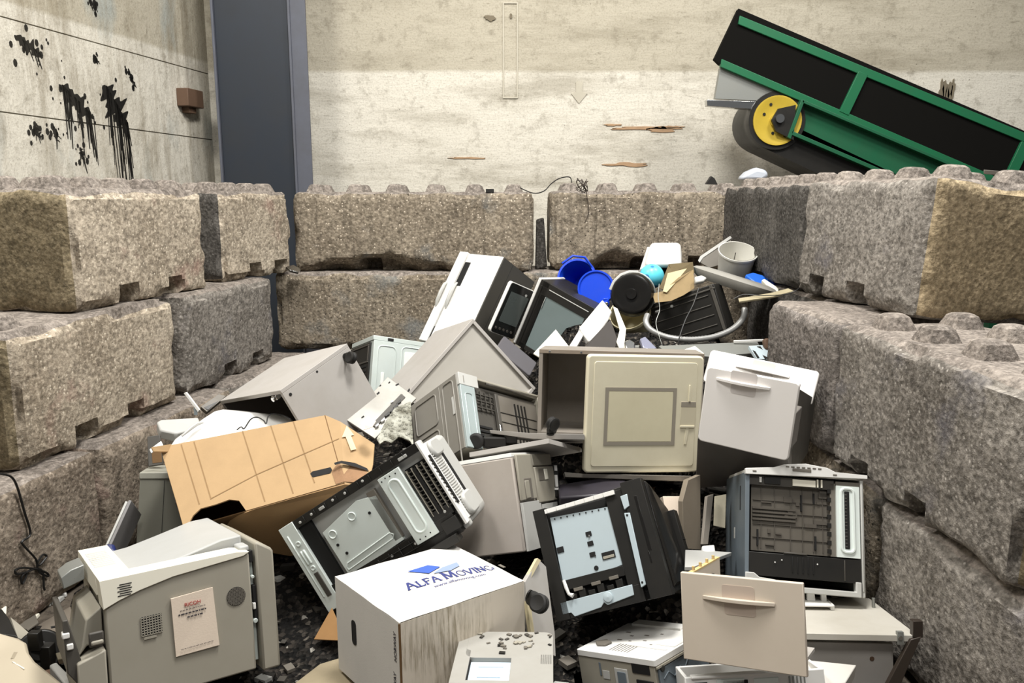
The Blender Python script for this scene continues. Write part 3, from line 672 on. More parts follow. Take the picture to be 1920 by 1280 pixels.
mb=MB();mb.prism([(a-.3,.0),(a-.02,.0),(a+.0,.02),(a,c-.03),(a-.02,c-.02),(a-.3,c-.02)],'y',.06,b);mk('rear_shell',mb,m_trayg,e,.014)
# --- white removal box
e=thing('moving','moving_box','white cardboard moving box with blue lettering on its bulging lid, front centre','cardboard box')
a,b,c=P['moving'][6:9]
def topz(x,y): # the lid bulges
    u,v=x/a,y/b;return c+.02*math.sin(math.pi*min(1,max(0,v)))*math.sin(math.pi*min(1,max(0,u)))+.004*noise.noise((u*4,v*4,2))
mb=MB();N=14
vs=[(a*i/N,b*j/N,topz(a*i/N,b*j/N)) for j in range(N+1) for i in range(N+1)]
vs+=[(x,y,z-.004) for x,y,z in vs]
q=(N+1)**2
fs=[(j*(N+1)+i,j*(N+1)+i+1,(j+1)*(N+1)+i+1,(j+1)*(N+1)+i) for j in range(N) for i in range(N)]
fs+=[tuple(q+k for k in f)[::-1] for f in fs]
mb._add(vs,fs);mk('lid',mb,m_wcb,e)
t=NT('stained_white_cardboard');v=t.coord();sv=t.coord((16,16,1.2))
n1=t.noise(v,3.2,4,.6);n2=t.noise(sv,6,4,.7)
f=t.math('MULTIPLY',t.ramp(n1,[(.5,0.0),(.66,1.0)]),t.ramp(n2,[(.44,.05),(.62,1.0)]))
t.set(t.mix(t.math('MULTIPLY',f,.7),lin((226,216,200)),lin((128,114,84))),.85,0,.2);m_stain=t.m
mb=MB();mb.box(0,0,-.06,a,.004,c-.002);mb.mat(1).rrect(.118,.08,.15,.165,.013,'y',-.0015,.001);mk('end_panel',mb,[m_wcb,m_hole],e)
mb=MB();mb.box(a-.004,.0045,-.06,a,b,c-.003);mb.mat(1).box(a-.0035,-.002,-.06,a+.0008,.004,c-.004);mk('side_panel',mb,[m_stain,m_cbd],e)
mb=MB();mb.box(0,.005,-.06,.004,b,c-.003).box(.004,b-.004,-.06,a-.004,b,c-.003).box(.004,.005,-.06,a-.004,b-.004,-.056);mk('carton_shell',mb,m_wcb,e)
# lettering drawn with stroked serif capitals
G={'A':[((0,0),(.36,1)),((.36,1),(.72,0)),((.14,.38),(.58,.38)),((-.1,0),(.14,0)),((.56,0),(.84,0))],
'L':[((.1,0),(.1,1)),((-.02,1),(.24,1)),((-.02,0),(.58,0)),((.58,0),(.6,.24))],
'F':[((.1,0),(.1,1)),((-.02,0),(.24,0)),((-.02,1),(.58,1)),((.58,1),(.58,.8)),((.1,.54),(.42,.54)),((.42,.44),(.42,.64))],
'M':[((.08,0),(.14,1)),((.14,1),(.48,.06)),((.48,.06),(.82,1)),((.82,1),(.88,0)),((-.02,0),(.2,0)),((.76,0),(1,0)),((0,1),(.14,1)),((.82,1),(.96,1))],
'O':[((.4+.38*math.cos(i*math.pi/6),.5+.5*math.sin(i*math.pi/6)),(.4+.38*math.cos((i+1)*math.pi/6),.5+.5*math.sin((i+1)*math.pi/6))) for i in range(12)],
'V':[((0,1),(.34,0)),((.34,0),(.7,1)),((-.1,1),(.14,1)),((.58,1),(.82,1))],
'I':[((.1,0),(.1,1)),((-.02,0),(.22,0)),((-.02,1),(.22,1))],
'N':[((.08,0),(.08,1)),((.08,1),(.68,0)),((.68,0),(.68,1)),((-.04,0),(.2,0)),((-.06,1),(.1,1)),((.56,1),(.8,1))],
'G':[((.4+.38*math.cos(R(40+i*24)),.5+.5*math.sin(R(40+i*24))),(.4+.38*math.cos(R(64+i*24)),.5+.5*math.sin(R(64+i*24)))) for i in range(11)]+[((.76,.05),(.76,.44)),((.62,.44),(.9,.44))]}
WID={'A':.86,'L':.72,'F':.72,'M':1.1,'O':.92,'V':.86,'I':.34,'N':.9,'G':1.0,' ':.36}
def serif(parent,name,s,p0,p1,sizes,mat,zf):
    mb=MB();p0,p1=Vector(p0),Vector(p1);d=p1-p0;L=d.length;ex=d/L;ey=Vector((-ex.y,ex.x));tot=sum(WID[ch]*k for ch,k in zip(s,sizes))
    u=L/tot;x=0
    for ch,k in zip(s,sizes):
        h=u*k
        for i,((ax_,ay),(bx,by)) in enumerate(G.get(ch,())):
            A=p0+ex*(x+ax_*h)+ey*(ay*h*1.1);B=p0+ex*(x+bx*h)+ey*(by*h*1.1);t=(B-A);ln=t.length;t=t/ln;w=Vector((-t.y,t.x))*(h*.085 if ln>.5*h else h*.055)
            q=[A-w,B-w,B+w,A+w];mb._add([(v.x,v.y,zf(v.x,v.y)+.0016) for v in q],[(0,1,2,3)])
        x+=WID[ch]*h
    return mk(name,mb,mat,parent,smooth=False)
serif(e,'lid_lettering','ALFA MOVING',(.293,.125),(.318,.46),[1.25,1,1,1,1,1.3,1,1,1,1,1],m_blue,topz)
def web(parent,s,size,p0,p1,mat):
    cu=bpy.data.curves.new('web','FONT');cu.body=s;cu.size=1;tmp=bpy.data.objects.new('web',cu);me=bpy.data.meshes.new_from_object(tmp);bpy.data.objects.remove(tmp)
    xs=[v.co.x for v in me.vertices];w=max(xs);p0,p1=Vector(p0),Vector(p1);ex=(p1-p0)/w;k=ex.length;ey=Vector((-ex.y,ex.x))*(size/k if size else 1)
    for v in me.vertices:
        q=p0+ex*v.co.x+ey*v.co.y;v.co=(q.x,q.y,topz(q.x,q.y)+.0016)
    me.materials.append(mat);o=bpy.data.objects.new('web_address',me);C.objects.link(o);o.parent=parent
web(e,'www.alfamoving.com',0,(.330,.20),(.344,.395),m_blue)
def lidpoly(name,pts,mat):
    mb=MB();mb._add([(x,y,topz(x,y)+.0034) for x,y in pts],[tuple(range(len(pts)))]);mk(name,mb,mat,e,smooth=False)
lidpoly('logo',[(.168,.19),(.235,.235),(.205,.30),(.17,.27)],m_blueb)
lidpoly('logo',[(.215,.30),(.245,.245),(.255,.31),(.235,.36),(.20,.37)],m_bluep)
M0=Matrix.Translation((.418,-.0012,.187))@FRONT@Matrix.Rotation(R(90),4,'Z')
text('side_lettering','NORWAY',.021,e,M0,m_ink,.0004)
text('side_lettering','NORWAY',.021,e,Matrix.Translation((.41,-.0012,.055))@FRONT@Matrix.Rotation(R(90),4,'Z'),m_ink,.0004)
mb=MB();mb.slab([(.284,.488,topz(.284,.488)+.001),(.316,.488,topz(.316,.488)+.001),(.316,.5,topz(.316,.5)+.001),(.284,.5,topz(.284,.5)+.001)],.001,Vector((0,0,1)));mk('tape_tab',mb,m_mid,e)
# --- black printer with pale steel plates
e=thing('blackp','black_printer','black printer tilted to show pale blue steel base plates, right of the moving box','printer')
a,b,c=P['blackp'][6:9]
mb=MB();mb.hexa([(0,.03,0),(a,.03,0),(a-.0,b,.03),(0,b,.03),(0,.03,c-.02),(a,.03,c),(a,b,c-.08),(0,b,c-.08)]);mb.mat(1).box(.04,.026,.03,.35,.034,c-.03);mk('body',mb,[m_black,m_hole],e,.008)
mb=MB();mb.box(0,-.004,.0,.052,.04,c-.01).box(.052,-.0,.0,a-.1,.03,.06).box(.29,.0,.06,.36,.03,c-.02).box(.36,-.012,.0,a,.04,c);mb.box(.05,.0,.10,.29,.02,.135)
for k in range(6): mb.box(.07+k*.036,-.003,.062,.095+k*.036,.02,.08+.012*(k%2))
mb.mat(1)
for k in range(3): mb.box(.09+k*.07,-.006,.088+.004*k,.125+k*.07,.0,.1+.004*k)
mb.mat(2).box(.395,-.014,.12,.4,-.01,.16).box(.398,-.013,.16,.41,-.011,.36)
mk('chassis_frame',mb,[m_black,m_mid,m_black2],e,.004)
mb=MB();mb.prism([(.060,.37),(.30,.35),(.305,.14),(.20,.128),(.052,.13)],'y',.006,.016)
mb.mat(1)
for x,z in ((.192,.275),(.19,.24),(.188,.2)): mb.box(x-.01,.003,z-.009,x+.012,.008,z+.008)
mb.box(.222,.003,.17,.272,.008,.196).box(.058,.003,.235,.085,.008,.256).cyl((.19,.008,.15),(.19,.003,.15),.0085)
for k in range(9): mb.box(.075+k*.025,.003,.358-k*.0017,.08+k*.025,.008,.363-k*.0017)
mb.mat(2).box(.225,.002,.172,.268,.005,.182).mat(3).box(.195,.003,.188,.2,.005,.2).box(.19,.0,.262,.196,.004,.27)
mk('base_plate',mb,[m_zincb,m_hole,m_beige,m_chrome],e,.0015)
mb=MB();mb.prism([(.027,.02),(.026,.062),(.306,.064),(.304,.028),(.20,.016),(.19,.028),(.175,.014),(.07,.004),(.06,.02)],'y',-.004,.004)
mb.lathe([(0,.0),(.016,-.001),(.018,-.006),(0,-.009)],18,(.21,-.004,.042),(0,1,0));mk('lower_plate',mb,m_zincb,e,.0015)
mb=MB();mb.prism([(.348,.31),(.369,.306),(.357,.052),(.338,.046)],'y',-.016,.0).prism([(.35,.372),(.377,.374),(.374,.33),(.352,.322)],'y',-.016,.0)
mb.mat(1).cyl((.357,-.015,.3),(.357,-.018,.3),.004).cyl((.347,-.015,.062),(.347,-.018,.062),.004);mk('side_plate',mb,[m_zincb,m_hole],e,.0015)
mb=MB();mb.box(.05,-.012,.386,.33,.004,.402);mb.mat(1)
for k in range(7): mb.box(.06+k*.038,-.0135,.386,.0612+k*.038,-.011,.402)
mk('white_bar',mb,[m_offw,m_trayg],e,.002)
mb=MB();mb.tube([(.062,-.01,.135),(.066,-.014,.11),(.07,-.012,.085),(.085,-.014,.075)],[.006,.007,.006,.009]);mk('cable_clip',mb,m_offw,e)
mb=MB();mb.hexa([(a+.0,.04,.02),(a+.012,.06,.03),(a+.012,b,.06),(a,b,.05),(a,.04,c-.0),(a+.012,.06,c-.02),(a+.012,b-.04,c-.1),(a,b-.04,c-.08)]);mk('side_cover',mb,m_black2,e,.006)
mb=MB();mb.box(a-.02,b-.02,.08,a+.03,b+.05,c-.10);mb.mat(1).box(a+.029,b-.01,.2,a+.032,b+.05,.203);mk('scanner_lid',mb,[m_black,m_hole],e,.012)
# --- upright open printer on the right
e=thing('openp','open_printer','slate sided printer standing upright with its ribbed cassette bay open, before the right wall','printer')
a,b,c=P['openp'][6:9]
mb=MB();mb.box(-.004,.0,0,.012,b,c-.01).mat(1).box(-.0065,.09,.29,-.003,.098,.385).mat(2).box(-.006,.2,.18,-.003,.218,.225);mk('side_cover',mb,[m_slate,m_hole,m_trayg],e,.006)
mb=MB();mb.box(a-.012,.0,.0,a,b,c-.01).mat(1).box(a-.012,-.003,.02,a-.004,.01,c-.02);mk('side_cover',mb,[m_trayg,m_trayg],e,.004)
mb=MB();mb.prism([(-.006,c-.018),(a+.012,c-.006),(a+.012,c+.008),(.33,c+.012),(.30,c+.026),(.22,c+.036),(.14,c+.028),(.10,c+.014),(-.006,c+.004)],'y',-.012,.012);mb.box(0,.01,c-.012,a,b,c+.002)
mb.mat(1)
for k in range(7): mb.box(.145+k*.02,-.014,c+.017,.158+k*.02,-.01,c+.023)
mb.box(.17,-.0145,c+.004,.24,-.011,c+.016).box(.02,-.014,c-.008,.035,-.011,c-.002).box(.32,-.014,c-.002,.335,-.011,c+.004);mk('handle_rail',mb,[m_offw,m_mid],e,.004)
mb=MB();mb.box(.012,b-.03,0,a-.012,b,c-.012).box(.012,.02,.0,a-.012,b-.03,.02);mk('rear_case',mb,m_mid,e,.003)
mb=MB();mb.box(.024,.03,.14,.33,.05,c-.05)
mb.mat(1);rnd=random.Random(11)
for x in (.06,.11,.17,.215,.255,.29): mb.box(x,.026,.15,x+.002,.032,c-.06)
for z in (.19,.24,.285,.33): mb.box(.03,.026,z,.31,.032,z+.002)
for k in range(4): mb.box(.028,.022,.255+k*.014,.19,.03,.262+k*.014)
mb.mat(2)
for x,z0,z1 in ((.045,.16,.22),(.208,.3,.36),(.26,.16,.21),(.255,.33,.37)): mb.box(x,.022,z0,x+.006,.03,z1)
mb.mat(1)
for k in range(14):
    x,z=rnd.uniform(.04,.28),rnd.uniform(.16,.36);mb.box(x,.024,z,x+rnd.uniform(.01,.05),.031,z+rnd.uniform(.004,.03))
mk('cassette_bay',mb,[plas('bay_plastic',(94,89,81),.5,.3),plas('bay_rib_plastic',(82,77,70),.5,.3),m_hole],e)
mb=MB();mb.box(.012,.012,c-.055,.33,.03,c-.02);mb.mat(1).box(.175,.004,c-.05,.26,.02,c-.025).mat(2).box(.05,.004,c-.045,.058,.014,c-.025).mat(1).box(.265,.002,c-.05,.27,.02,c-.02).box(.28,.002,c-.05,.285,.02,c-.02).mat(3).box(.07,.006,c-.048,.13,.02,c-.024)
mk('upper_mechanism',mb,[m_dark,m_cream,m_offw,m_black],e)
mb=MB();mb.box(.335,.0,.14,.42,.03,.405);mb.ring(.352,.16,.398,.395,.016,'y',-.001,.006);mb.mat(1).rrect(.364,.172,.382,.385,.003,'y',-.0025,.004);mb.mat(2)
for k in range(16): mb.box(.365,-.0035,.178+k*.0128,.373,-.002,.1815+k*.0128)
mk('steel_duct',mb,[m_zinc,m_hole,m_dark],e,.003)
mb=MB();mb.box(.315,.012,.14,.335,.03,c-.03);mb.mat(1)
for k in range(8): mb.box(.305,.01,.15+k*.032,.318,.02,.166+k*.032)
mb.mat(0).box(.335,.006,.405,.43,.03,c-.022);mk('rack_guide',mb,[m_mid,m_black],e)
mb=MB();mb.box(.012,.002,.05,a-.014,.05,.135);mb.mat(1)
for k in range(5): mb.box(.17+k*.019,-.002,.07,.174+k*.019,.003,.128)
mb.mat(2).box(.36,-.001,.055,.364,.003,.13).box(.14,-.002,.137,.225,.012,.143).mat(3)
for x,z in ((.13,.11),(.26,.105),(.105,.1)): mb.box(x,-.003,z,x+.005,0,z+.005)
mk('lower_mechanism',mb,[m_black,m_hole,m_dark,m_offw],e,.002)
mb=MB();mb.prism([(-.002,.06),(.03,.06),(.05,.045),(.11,.04),(.11,.02),(.40,.02),(.40,.055),(.42,.055),(.42,.0),(-.002,.0)],'y',-.006,.03);mk('front_sill',mb,m_trayg,e,.003)
# --- loose drawer with warm beige front
def pull(parent,x0,x1,z,w,mat,y=0.0,dark=None):
    "bar pull: a shallow scoop in the front with a thin curved bar across it"
    xm=(x0+x1)/2
    mb=MB();n=12
    for k in range(n):
        pass
    up=[];lo=[]
    for k in range(n+1):
        s=k/n;x=x0+(x1-x0)*s;up.append((x,y-.004-.016*math.sin(math.pi*s)));lo.append((x,y-.0005))
    mb.prism(up+lo[::-1],'z',z-.006,z+.006)
    h=mk('handle',mb,mat,parent,.002)
    mb=MB();mb.rrect(xm-w*.25,z+.004,xm+w*.25,z+.045,.008,'y',y-.0012,y+.001);mb.rrect(xm-w*.22,z-.045,xm+w*.26,z-.006,.01,'y',y-.0012,y+.001)  # no real hollow: the darker tint paints the recess shade
    mk('recess_shade',mb,dark or m_trayg,h)
e=thing('bdrawer','drawer_unit','warm beige drawer front with a bar handle and a dowelled side, front right','drawer')
a,b,c=P['bdrawer'][6:9]
mb=MB();mb.box(0,0,-.01,a,.018,c);mk('front_panel',mb,m_pink,e,.003)
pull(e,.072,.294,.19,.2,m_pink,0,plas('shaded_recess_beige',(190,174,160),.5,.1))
mb=MB();mb.box(.02,.02,.03,.034,b*.55,c-.005);mk('side_panel',mb,m_pink,e,.001)
mb=MB();mb.box(.0195,.02,c-.006,.0345,b*.55,c-.001)
for k in range(4): mb.cyl((.027,.05+k*.07,c-.004),(.027,.05+k*.07,c+.012),.005)
mk('dowel_edge',mb,m_wood,e)
mb=MB();mb.cyl((.034,.22,c-.05),(.04,.22,c-.05),.009);mk('cam_lock',mb,m_black,e)
mb=MB();mb.box(.034,.02,.02,a-.01,b*.3,.03);mk('drawer_base',mb,m_board,e)
# --- grey table / low cabinet on the right
e=thing('table','low_cabinet','low grey cabinet with an overhanging worn top, against the right wall','cabinet')
a,b,c=P['table'][6:9]
mb=MB();mb.box(.22,0,c-.022,a,b,c);mk('top',mb,plas('worn_grey_laminate',(190,186,176),.5,.3),e,.002)
mb=MB();mb.box(.25,.055,c-.2,a-.06,.075,c-.048);mb.mat(1).cyl((.47,.056,c-.1),(.47,.052,c-.1),.008);mk('front_panel',mb,[m_board,m_rust],e,.002)
mb=MB();mb.box(.25,.08,c-.235,a-.08,b-.03,c-.024);mk('carcass',mb,m_boardd,e,.002)
mb=MB();mb.box(.27,.03,c-.235,.52,.055,c-.21);mk('plinth',mb,m_board,e,.002)
mb=MB();mb.slab([(a+.005,-.012,c-.0),(a-.03,-.012,c-.01),(a-.16,-.03,c-.24),(a-.11,-.03,c-.24)],.02,Vector((0,-1,0)));mb.mat(0).box(a-.02,-.008,c-.005,a+.012,.02,c+.05);mk('leg_strut',mb,plas('dark_bronze_steel',(58,50,44),.4,.4,.3),e,.002)
mb=MB();q_=MB();q_.cyl((a-.03,.3,c),(a-.03,.3,c+.035),.006);mk('pin',q_,m_steel,e);mb.box(a-.07,-.006,c-.03,a-.05,.01,c+.012);mb.mat(1).cyl((a-.062,-.007,c-.006),(a-.062,-.012,c-.006),.007);mk('corner_clamp',mb,[m_steel,m_chrome],e)
# --- small white printer at the bottom edge
e=thing('smallp','small_printer','small white printer with a blue grey side panel at the front edge of the heap','printer')
a,b,c=P['smallp'][6:9]
mb=MB();mb.box(0,.0,.10,a-.008,b,c-.02).mat(1).box(.238,-.003,c-.052,.31,.01,c-.014).box(.25,-.004,.12,.32,.01,c-.072).mat(2).box(.105,-.002,.171,.135,.0,.2).box(.16,-.003,.12,.215,.002,.215).mat(3).rrect(.172,.125,.208,.205,.004,'y',-.005,0).box(.092,-.002,c-.08,.1,0,c-.035)
mk('body',mb,[m_beige,m_hole,m_trayg,m_slate],e,.004)
mb=MB();mb.rrect(-.002,-.004,a,b+.004,.008,'z',c-.02,c);mb.box(.03,b-.02,c-.001,.25,b+.03,c+.008).mat(1);slots(mb,.12,.03,.21,.10,7,'z',c-.001,c+.001,'b',.35)
for x,y,w in ((.06,.21,.02),(.1,.18,.015),(.15,.2,.02),(.2,.23,.012),(.08,.13,.02),(.13,.13,.012),(.18,.15,.015),(.23,.12,.01)): mb.box(x,y,c-.001,x+w,y+.008,c+.001)
mb.mat(0).box(.16,.09,c,.32,.1,c+.004).box(.25,.13,c,.33,.28,c+.003);mk('top_cover',mb,[m_offw,m_mid],e,.003)
mb=MB();mb.box(a-.008,.012,.10,a,b-.006,c-.035);mb.tube([(a+.001,.03,.19),(a+.001,.06,.205),(a+.001,.09,.18),(a+.001,.13,.2),(a+.001,.16,.19),(a+.001,.2,.23)],.0022,6).mat(1).box(a-.004,.0,c-.03,a+.004,b,c-.022).mat(2).cyl((a-.002,.03,c-.035),(a+.004,.03,c-.035),.011).cyl((a-.002,.25,c-.035),(a+.004,.25,c-.035),.011).box(a-.002,.16,c-.04,a+.004,.17,c-.028);mk('side_panel',mb,[m_slate,m_beige,m_black],e,.002)
d=empty('slate_chip','dark grey slab of broken plastic on top of the small white printer','plastic scrap',pose(P['smallp'])@Matrix.Translation((.055,.075,c+.0015)))
mb=MB();mb.prism([(-.03,.0),(.0,-.028),(.03,-.02),(.035,.015),(.0,.03)],'z',0,.007);mk('fragment',mb,m_mid,d,.002)
# --- dirty scanner
e=thing('scan','flatbed_unit','pale grey paper tray unit littered with dark chips, bottom edge beside the moving box','paper tray')
a,b,c=P['scan'][6:9];m_scan=plas('dusty_tray_plastic',(158,156,150),.5,.25)
mb=MB();mb.prism(rr(0,0,a,b,.03,5),'z',.0,c-.03);mk('body',mb,m_scan,e,.008)
mb=MB()
o=[(0,0),(a,0),(a,b),(0,b)]
mb.prism([(.0,.0),(.046,.0),(.046,b*.6),(.028,b*.64),(.0,b*.64)],'z',c-.03,c).prism(rr(.03,.15,a,b,.03,5),'z',c-.03,c).prism([(.172,.0),(a,0),(a,.2),(.172,.2)],'z',c-.0305,c-.0002).box(0,b*.64,c-.03,.05,b-.02,c-.0003).box(.03,0,c-.03,.19,.018,c-.0003)
mb.mat(1);slots(mb,.262,.115,.297,.172,6,'z',c-.001,c+.0008,'b',.3);mk('top_cover',mb,[m_scan,m_hole],e,.003)
mb=MB();mb.box(.046,.018,c-.03,.172,.15,c-.014).mat(1).box(.046,.018,c-.0295,.05,.15,c-.006).mat(0).tube([(.075,.12,c-.013),(.15,.12,c-.013)],.004).tube([(.075,.06,c-.013),(.145,.06,c-.013)],.004).mat(1).box(.09,.019,c-.0295,.135,.026,c-.008);mk('separator_pad',mb,[plas('pale_blue_plastic',(206,222,234),.35,.05),m_hole],e,.0015)
M=pose(P['scan']);rnd=random.Random(5)
for k in range(34):
    x,y=min(max(rnd.gauss(.2,.055),.06),a-.01),min(max(rnd.gauss(.265,.035),.16),b-.01);s=rnd.uniform(.0035,.010)
    mb=MB();mb.box(-s*rnd.uniform(.6,1.2),-s*.6,0,s,s*.6,s*.5);o=mk('plastic_chip',mb,rnd.choice((m_dark,m_mid,m_mid,m_beige,m_black)),None)
    o.matrix_world=M@Matrix.Translation((x,y,c+.0004))@Matrix.Rotation(rnd.uniform(0,3.1),4,'Z');tag(o,'tiny chip of plastic scattered on the pale paper tray unit at the bottom edge','plastic chip','plastic chips on the paper tray unit')
# --- white drawers
m_dw=plas('clean_white_laminate',(238,234,230),.4,.06)
def drawer(key,label,x0,x1,z,c2,seam):
    e=thing(key,'drawer_unit',label,'drawer');a,b,c=P[key][6:9];f_=a/(.409 if seam else .5255);x0*=f_;x1*=f_
    mb=MB();mb.rrect(0,c2,a,c,.018,'y',0,.02);mk('front_panel',mb,m_dw,e,.004)
    pull(e,x0,x1,z,.2,m_dw,0,plas('shaded_recess_grey',(206,200,196),.45,.05))
    mb=MB();mb.box(.012,.035,c2+.02,a-.012,b,c2+(c-c2)*.55);mk('drawer_box',mb,m_boardd if seam else m_dark,e,.004)
    mb=MB();mb.box(.004,.021,c2+.006,a-.002,.034,c-.008);mk('backing_board',mb,m_board,e,.003)
    return e
DK1=P['wdraw1'][8]/.477;DK2=P['wdraw2'][8]/.302
drawer('wdraw1','big white drawer front with a bar handle, right of the beige door',.049,.29,.412*DK1,0,1)
drawer('wdraw2','white drawer lying behind the big white drawer, its handle just above it',.141,.399,.242*DK2,.12*DK2,0)
# --- open cabinet carcass and beige door in front of it
e=thing('carcass','open_cabinet','open dark cabinet with raw board edges behind the beige door with a grey square','cabinet')
a,b,c=P['carcass'][6:9]
m_brn=plas('brown_grey_board',(138,131,122),.55,.3)
mb=MB();mb.box(0,0,c-.018,a,b,c);mb.mat(1).box(.0,-.0015,c-.018,a,.0,c);mb.mat(2).cyl((.05,-.001,c-.009),(.05,-.004,c-.009),.005).cyl((.2,-.001,c-.009),(.2,-.004,c-.009),.005);mk('top_panel',mb,[m_brn,card('raw_board_edge',(138,126,112),.4),m_chrome],e,.001)
mb=MB();mb.box(0,0,0,.018,b,c-.018);mk('side_panel',mb,m_brn,e,.001)
mb=MB();mb.box(a-.018,0,0,a,b,c-.018);mk('side_panel',mb,m_brn,e,.001)
mb=MB();mb.box(.018,b-.012,0,a-.018,b,c-.018).box(.018,0,0,a-.018,b-.012,.018);mk('back_panel',mb,m_brn,e)
e=thing('bdoor','printer_hatch','beige plastic door with a grey outlined square and a moulded latch, centre of the heap','door panel')
a,b,c=P['bdoor'][6:9]
mb=MB();mb.rrect(0,0,a,c,.02,'y',0,b);mk('door_panel',mb,m_door,e,.008)
mb=MB();mb.rrect(.03,.03,a-.03,c-.03,.014,'y',-.003,.001);mk('raised_face',mb,m_door,e,.003)
mb=MB();mb.frame(.084,.126,.417,.387,.016,'y',-.0048,-.0028);mk('outline_square',mb,plas('grey_outline',(146,139,126),.5,.1),e)
mb=MB();mb.box(.102,-.0045,.144,.399,-.0025,.369);mk('inner_panel',mb,plas('pale_yellow_label',(212,205,176),.5,.18),e)
mb=MB();mb.mat(2).box(.44,-.0046,.212,.511,-.0026,.325);mb.mat(1).box(.44,-.005,.300,.511,-.003,.325).mat(0).box(.44,-.008,.207,.508,-.003,.216);mb.prism([(.475,.326),(.484,.326),(.48,.4),(.474,.4)],'y',-.008,-.002).prism([(.468,.205),(.482,.205),(.474,.13),(.462,.13)],'y',-.0055,-.002);mk('latch',mb,[m_door,plas('grey_outline',(146,139,126),.5,.1),plas('shaded_latch_beige',(198,190,166),.5,.1)],e,.001)  # flat back plate; the latch recess's shade is in its darker beige
# --- grey board on its corner with castor
e=thing('board2','shelf_board','grey shelf board lying tilted with its corner up, under the embossed printer carcass','board')
a,b,c=P['board2'][6:9]
mb=MB();mb.box(0,0,0,a,b,c);mk('panel',mb,m_board,e,.001)
# --- grey tower and leaning panel, left
e=thing('tallg','computer_tower','grey upright machine casing standing against the left wall beside the brown carton','machine casing')
a,b,c=P['tallg'][6:9]
mb=MB();mb.box(0,0,-.0,a+.08,b,c-.03);mb.mat(1).box(.1,-.002,0,.102,.001,c-.035).mat(2).box(.15,-.003,c-.14,.166,0,c-.13);mk('body',mb,[plas('olive_grey_plastic',(122,121,110),.5,.25),m_hole,m_mid],e,.006)
mb=MB();mb.box(-.004,-.004,c-.03,a+.084,b,c);mk('lid',mb,plas('olive_grey_light',(150,149,138),.5,.2),e,.004)
e=thing('leanpanel','leaning_sheet','thin grey panel leaning on the grey machine casing by the left wall','panel')
a,b,c=P['leanpanel'][6:9]
mb=MB();mb.box(0,0,0,a,b*.4,c);mk('sheet',mb,plas('purple_grey_sheet',(128,126,126),.5,.3),e,.002)
mb=MB();mb.box(-.002,b*.42,-.002,a+.006,b*.75,c-.008);mk('backing_sheet',mb,m_trayg,e,.002)

# ============================================================= CARTON, CONVEYOR, SMALLER JUNK
def A(*pts): return [at(*p) for p in pts]
# --- torn brown carton
e=empty('brown_carton','torn brown cardboard carton with printed arrow and ragged hole left of the upturned printer','cardboard box',Matrix.Translation(at(440,960,3.05)))
ci=e.matrix_world.inverted()
def L(pts): return [ci@p for p in A(*pts)]
nf=Vector((-.25,-.62,.74)).normalized()
def Lp(pts): # project pixels onto the carton's big face (plane through three measured points)
    a0,b0,c0=at(345,985,2.95),at(300,838,3.3),at(640,905,3.02)
    n=(b0-a0).cross(c0-a0).normalized();cam0=Vector((0,0,CH));out=[]
    for px,py in pts:
        d=at(px,py,3)-cam0;t=(a0-cam0).dot(n)/d.dot(n);out.append(ci@(cam0+d*t))
    return out
a0,b0,c0=at(345,985,2.95),at(300,838,3.3),at(640,905,3.02)
nC=(b0-a0).cross(c0-a0).normalized()
if nC.dot(a0-Vector((0,0,CH)))>0: nC=-nC
big=Lp([(300,838),(455,808),(610,778),(638,790),(646,906),(560,929),(478,952),(462,958),(448,938),(430,936),(405,945),(376,953),(362,966),(352,985),(345,992),(335,955)])
mb=MB();mb.slab(big,.006,nC);mk('side_panel',mb,m_cb,e)
flapR=Lp([(638,790)])+L([(702,832,3.22),(699,870,3.12),(690,908,3.02)])+Lp([(646,906)])
mb=MB();mb.slab(flapR,.006,nC);mk('side_flap',mb,m_cb,e)
fr=Lp([(462,958),(478,952),(560,929),(646,906)])+L([(690,908,3.02),(680,960,3.10),(640,1010,3.16),(545,1040,3.18),(500,1032,3.14),(440,1000,3.05),(425,985,3.0),(434,968,2.985)])
mb=MB();mb.slab(fr,.006);mk('front_panel',mb,card('brown_cardboard_lower',(158,128,92),.3),e)  # shade of the lower face is put into a darker cardboard colour
mb=MB()
for q in ([(300,838),(345,992)],):
    p=Lp(q);d_=Vector((.03,.26,-.24));mb.slab([p[0],p[1],p[1]+d_,p[0]+d_],.005,Vector((-1,0,0)))
p=Lp([(300,838),(610,778),(646,906),(345,992)]);d_=Vector((.03,.26,-.24));mb.slab([q+d_ for q in p],.005,Vector((0,-1,0)))
mb.slab([p[3],p[2],p[2]+d_,p[3]+d_],.004,Vector((0,0,-1)));mb.slab([p[1],p[2],p[2]+d_,p[1]+d_],.004,Vector((1,0,0)));mb.slab([p[0],p[1],p[1]+d_,p[0]+d_],.004,Vector((0,.5,.8)));mk('carton_shell',mb,m_cbd,e)  # top and right panels added to keep light out of the torn hole
mb=MB();q=Lp([(300,838),(322,832)]);mb.slab([q[0],q[1]]+L([(318,846,3.28),(288,846,3.2),(284,838,3.2)]),.005);mk('end_flap',mb,m_cb,e)
def strip(mb,pts,w,th=.0016):
    ps=Lp(pts)
    for i in range(len(ps)-1):
        d=(ps[i+1]-ps[i]).normalized();s=d.cross(nC)*w
        mb._add([ps[i]-s+nC*th,ps[i]+s+nC*th,ps[i+1]+s+nC*th,ps[i+1]-s+nC*th],[(0,1,2,3)])
mb=MB()
for pts in ([(340,833),(374,945)],[(364,828),(396,936)],[(455,808),(497,940)],[(508,798),(550,925)],[(550,790),(590,905)],[(395,935),(480,890),(560,855),(636,822)]): strip(mb,pts,.0022)
mk('crease_marks',mb,m_crease,e,smooth=False)
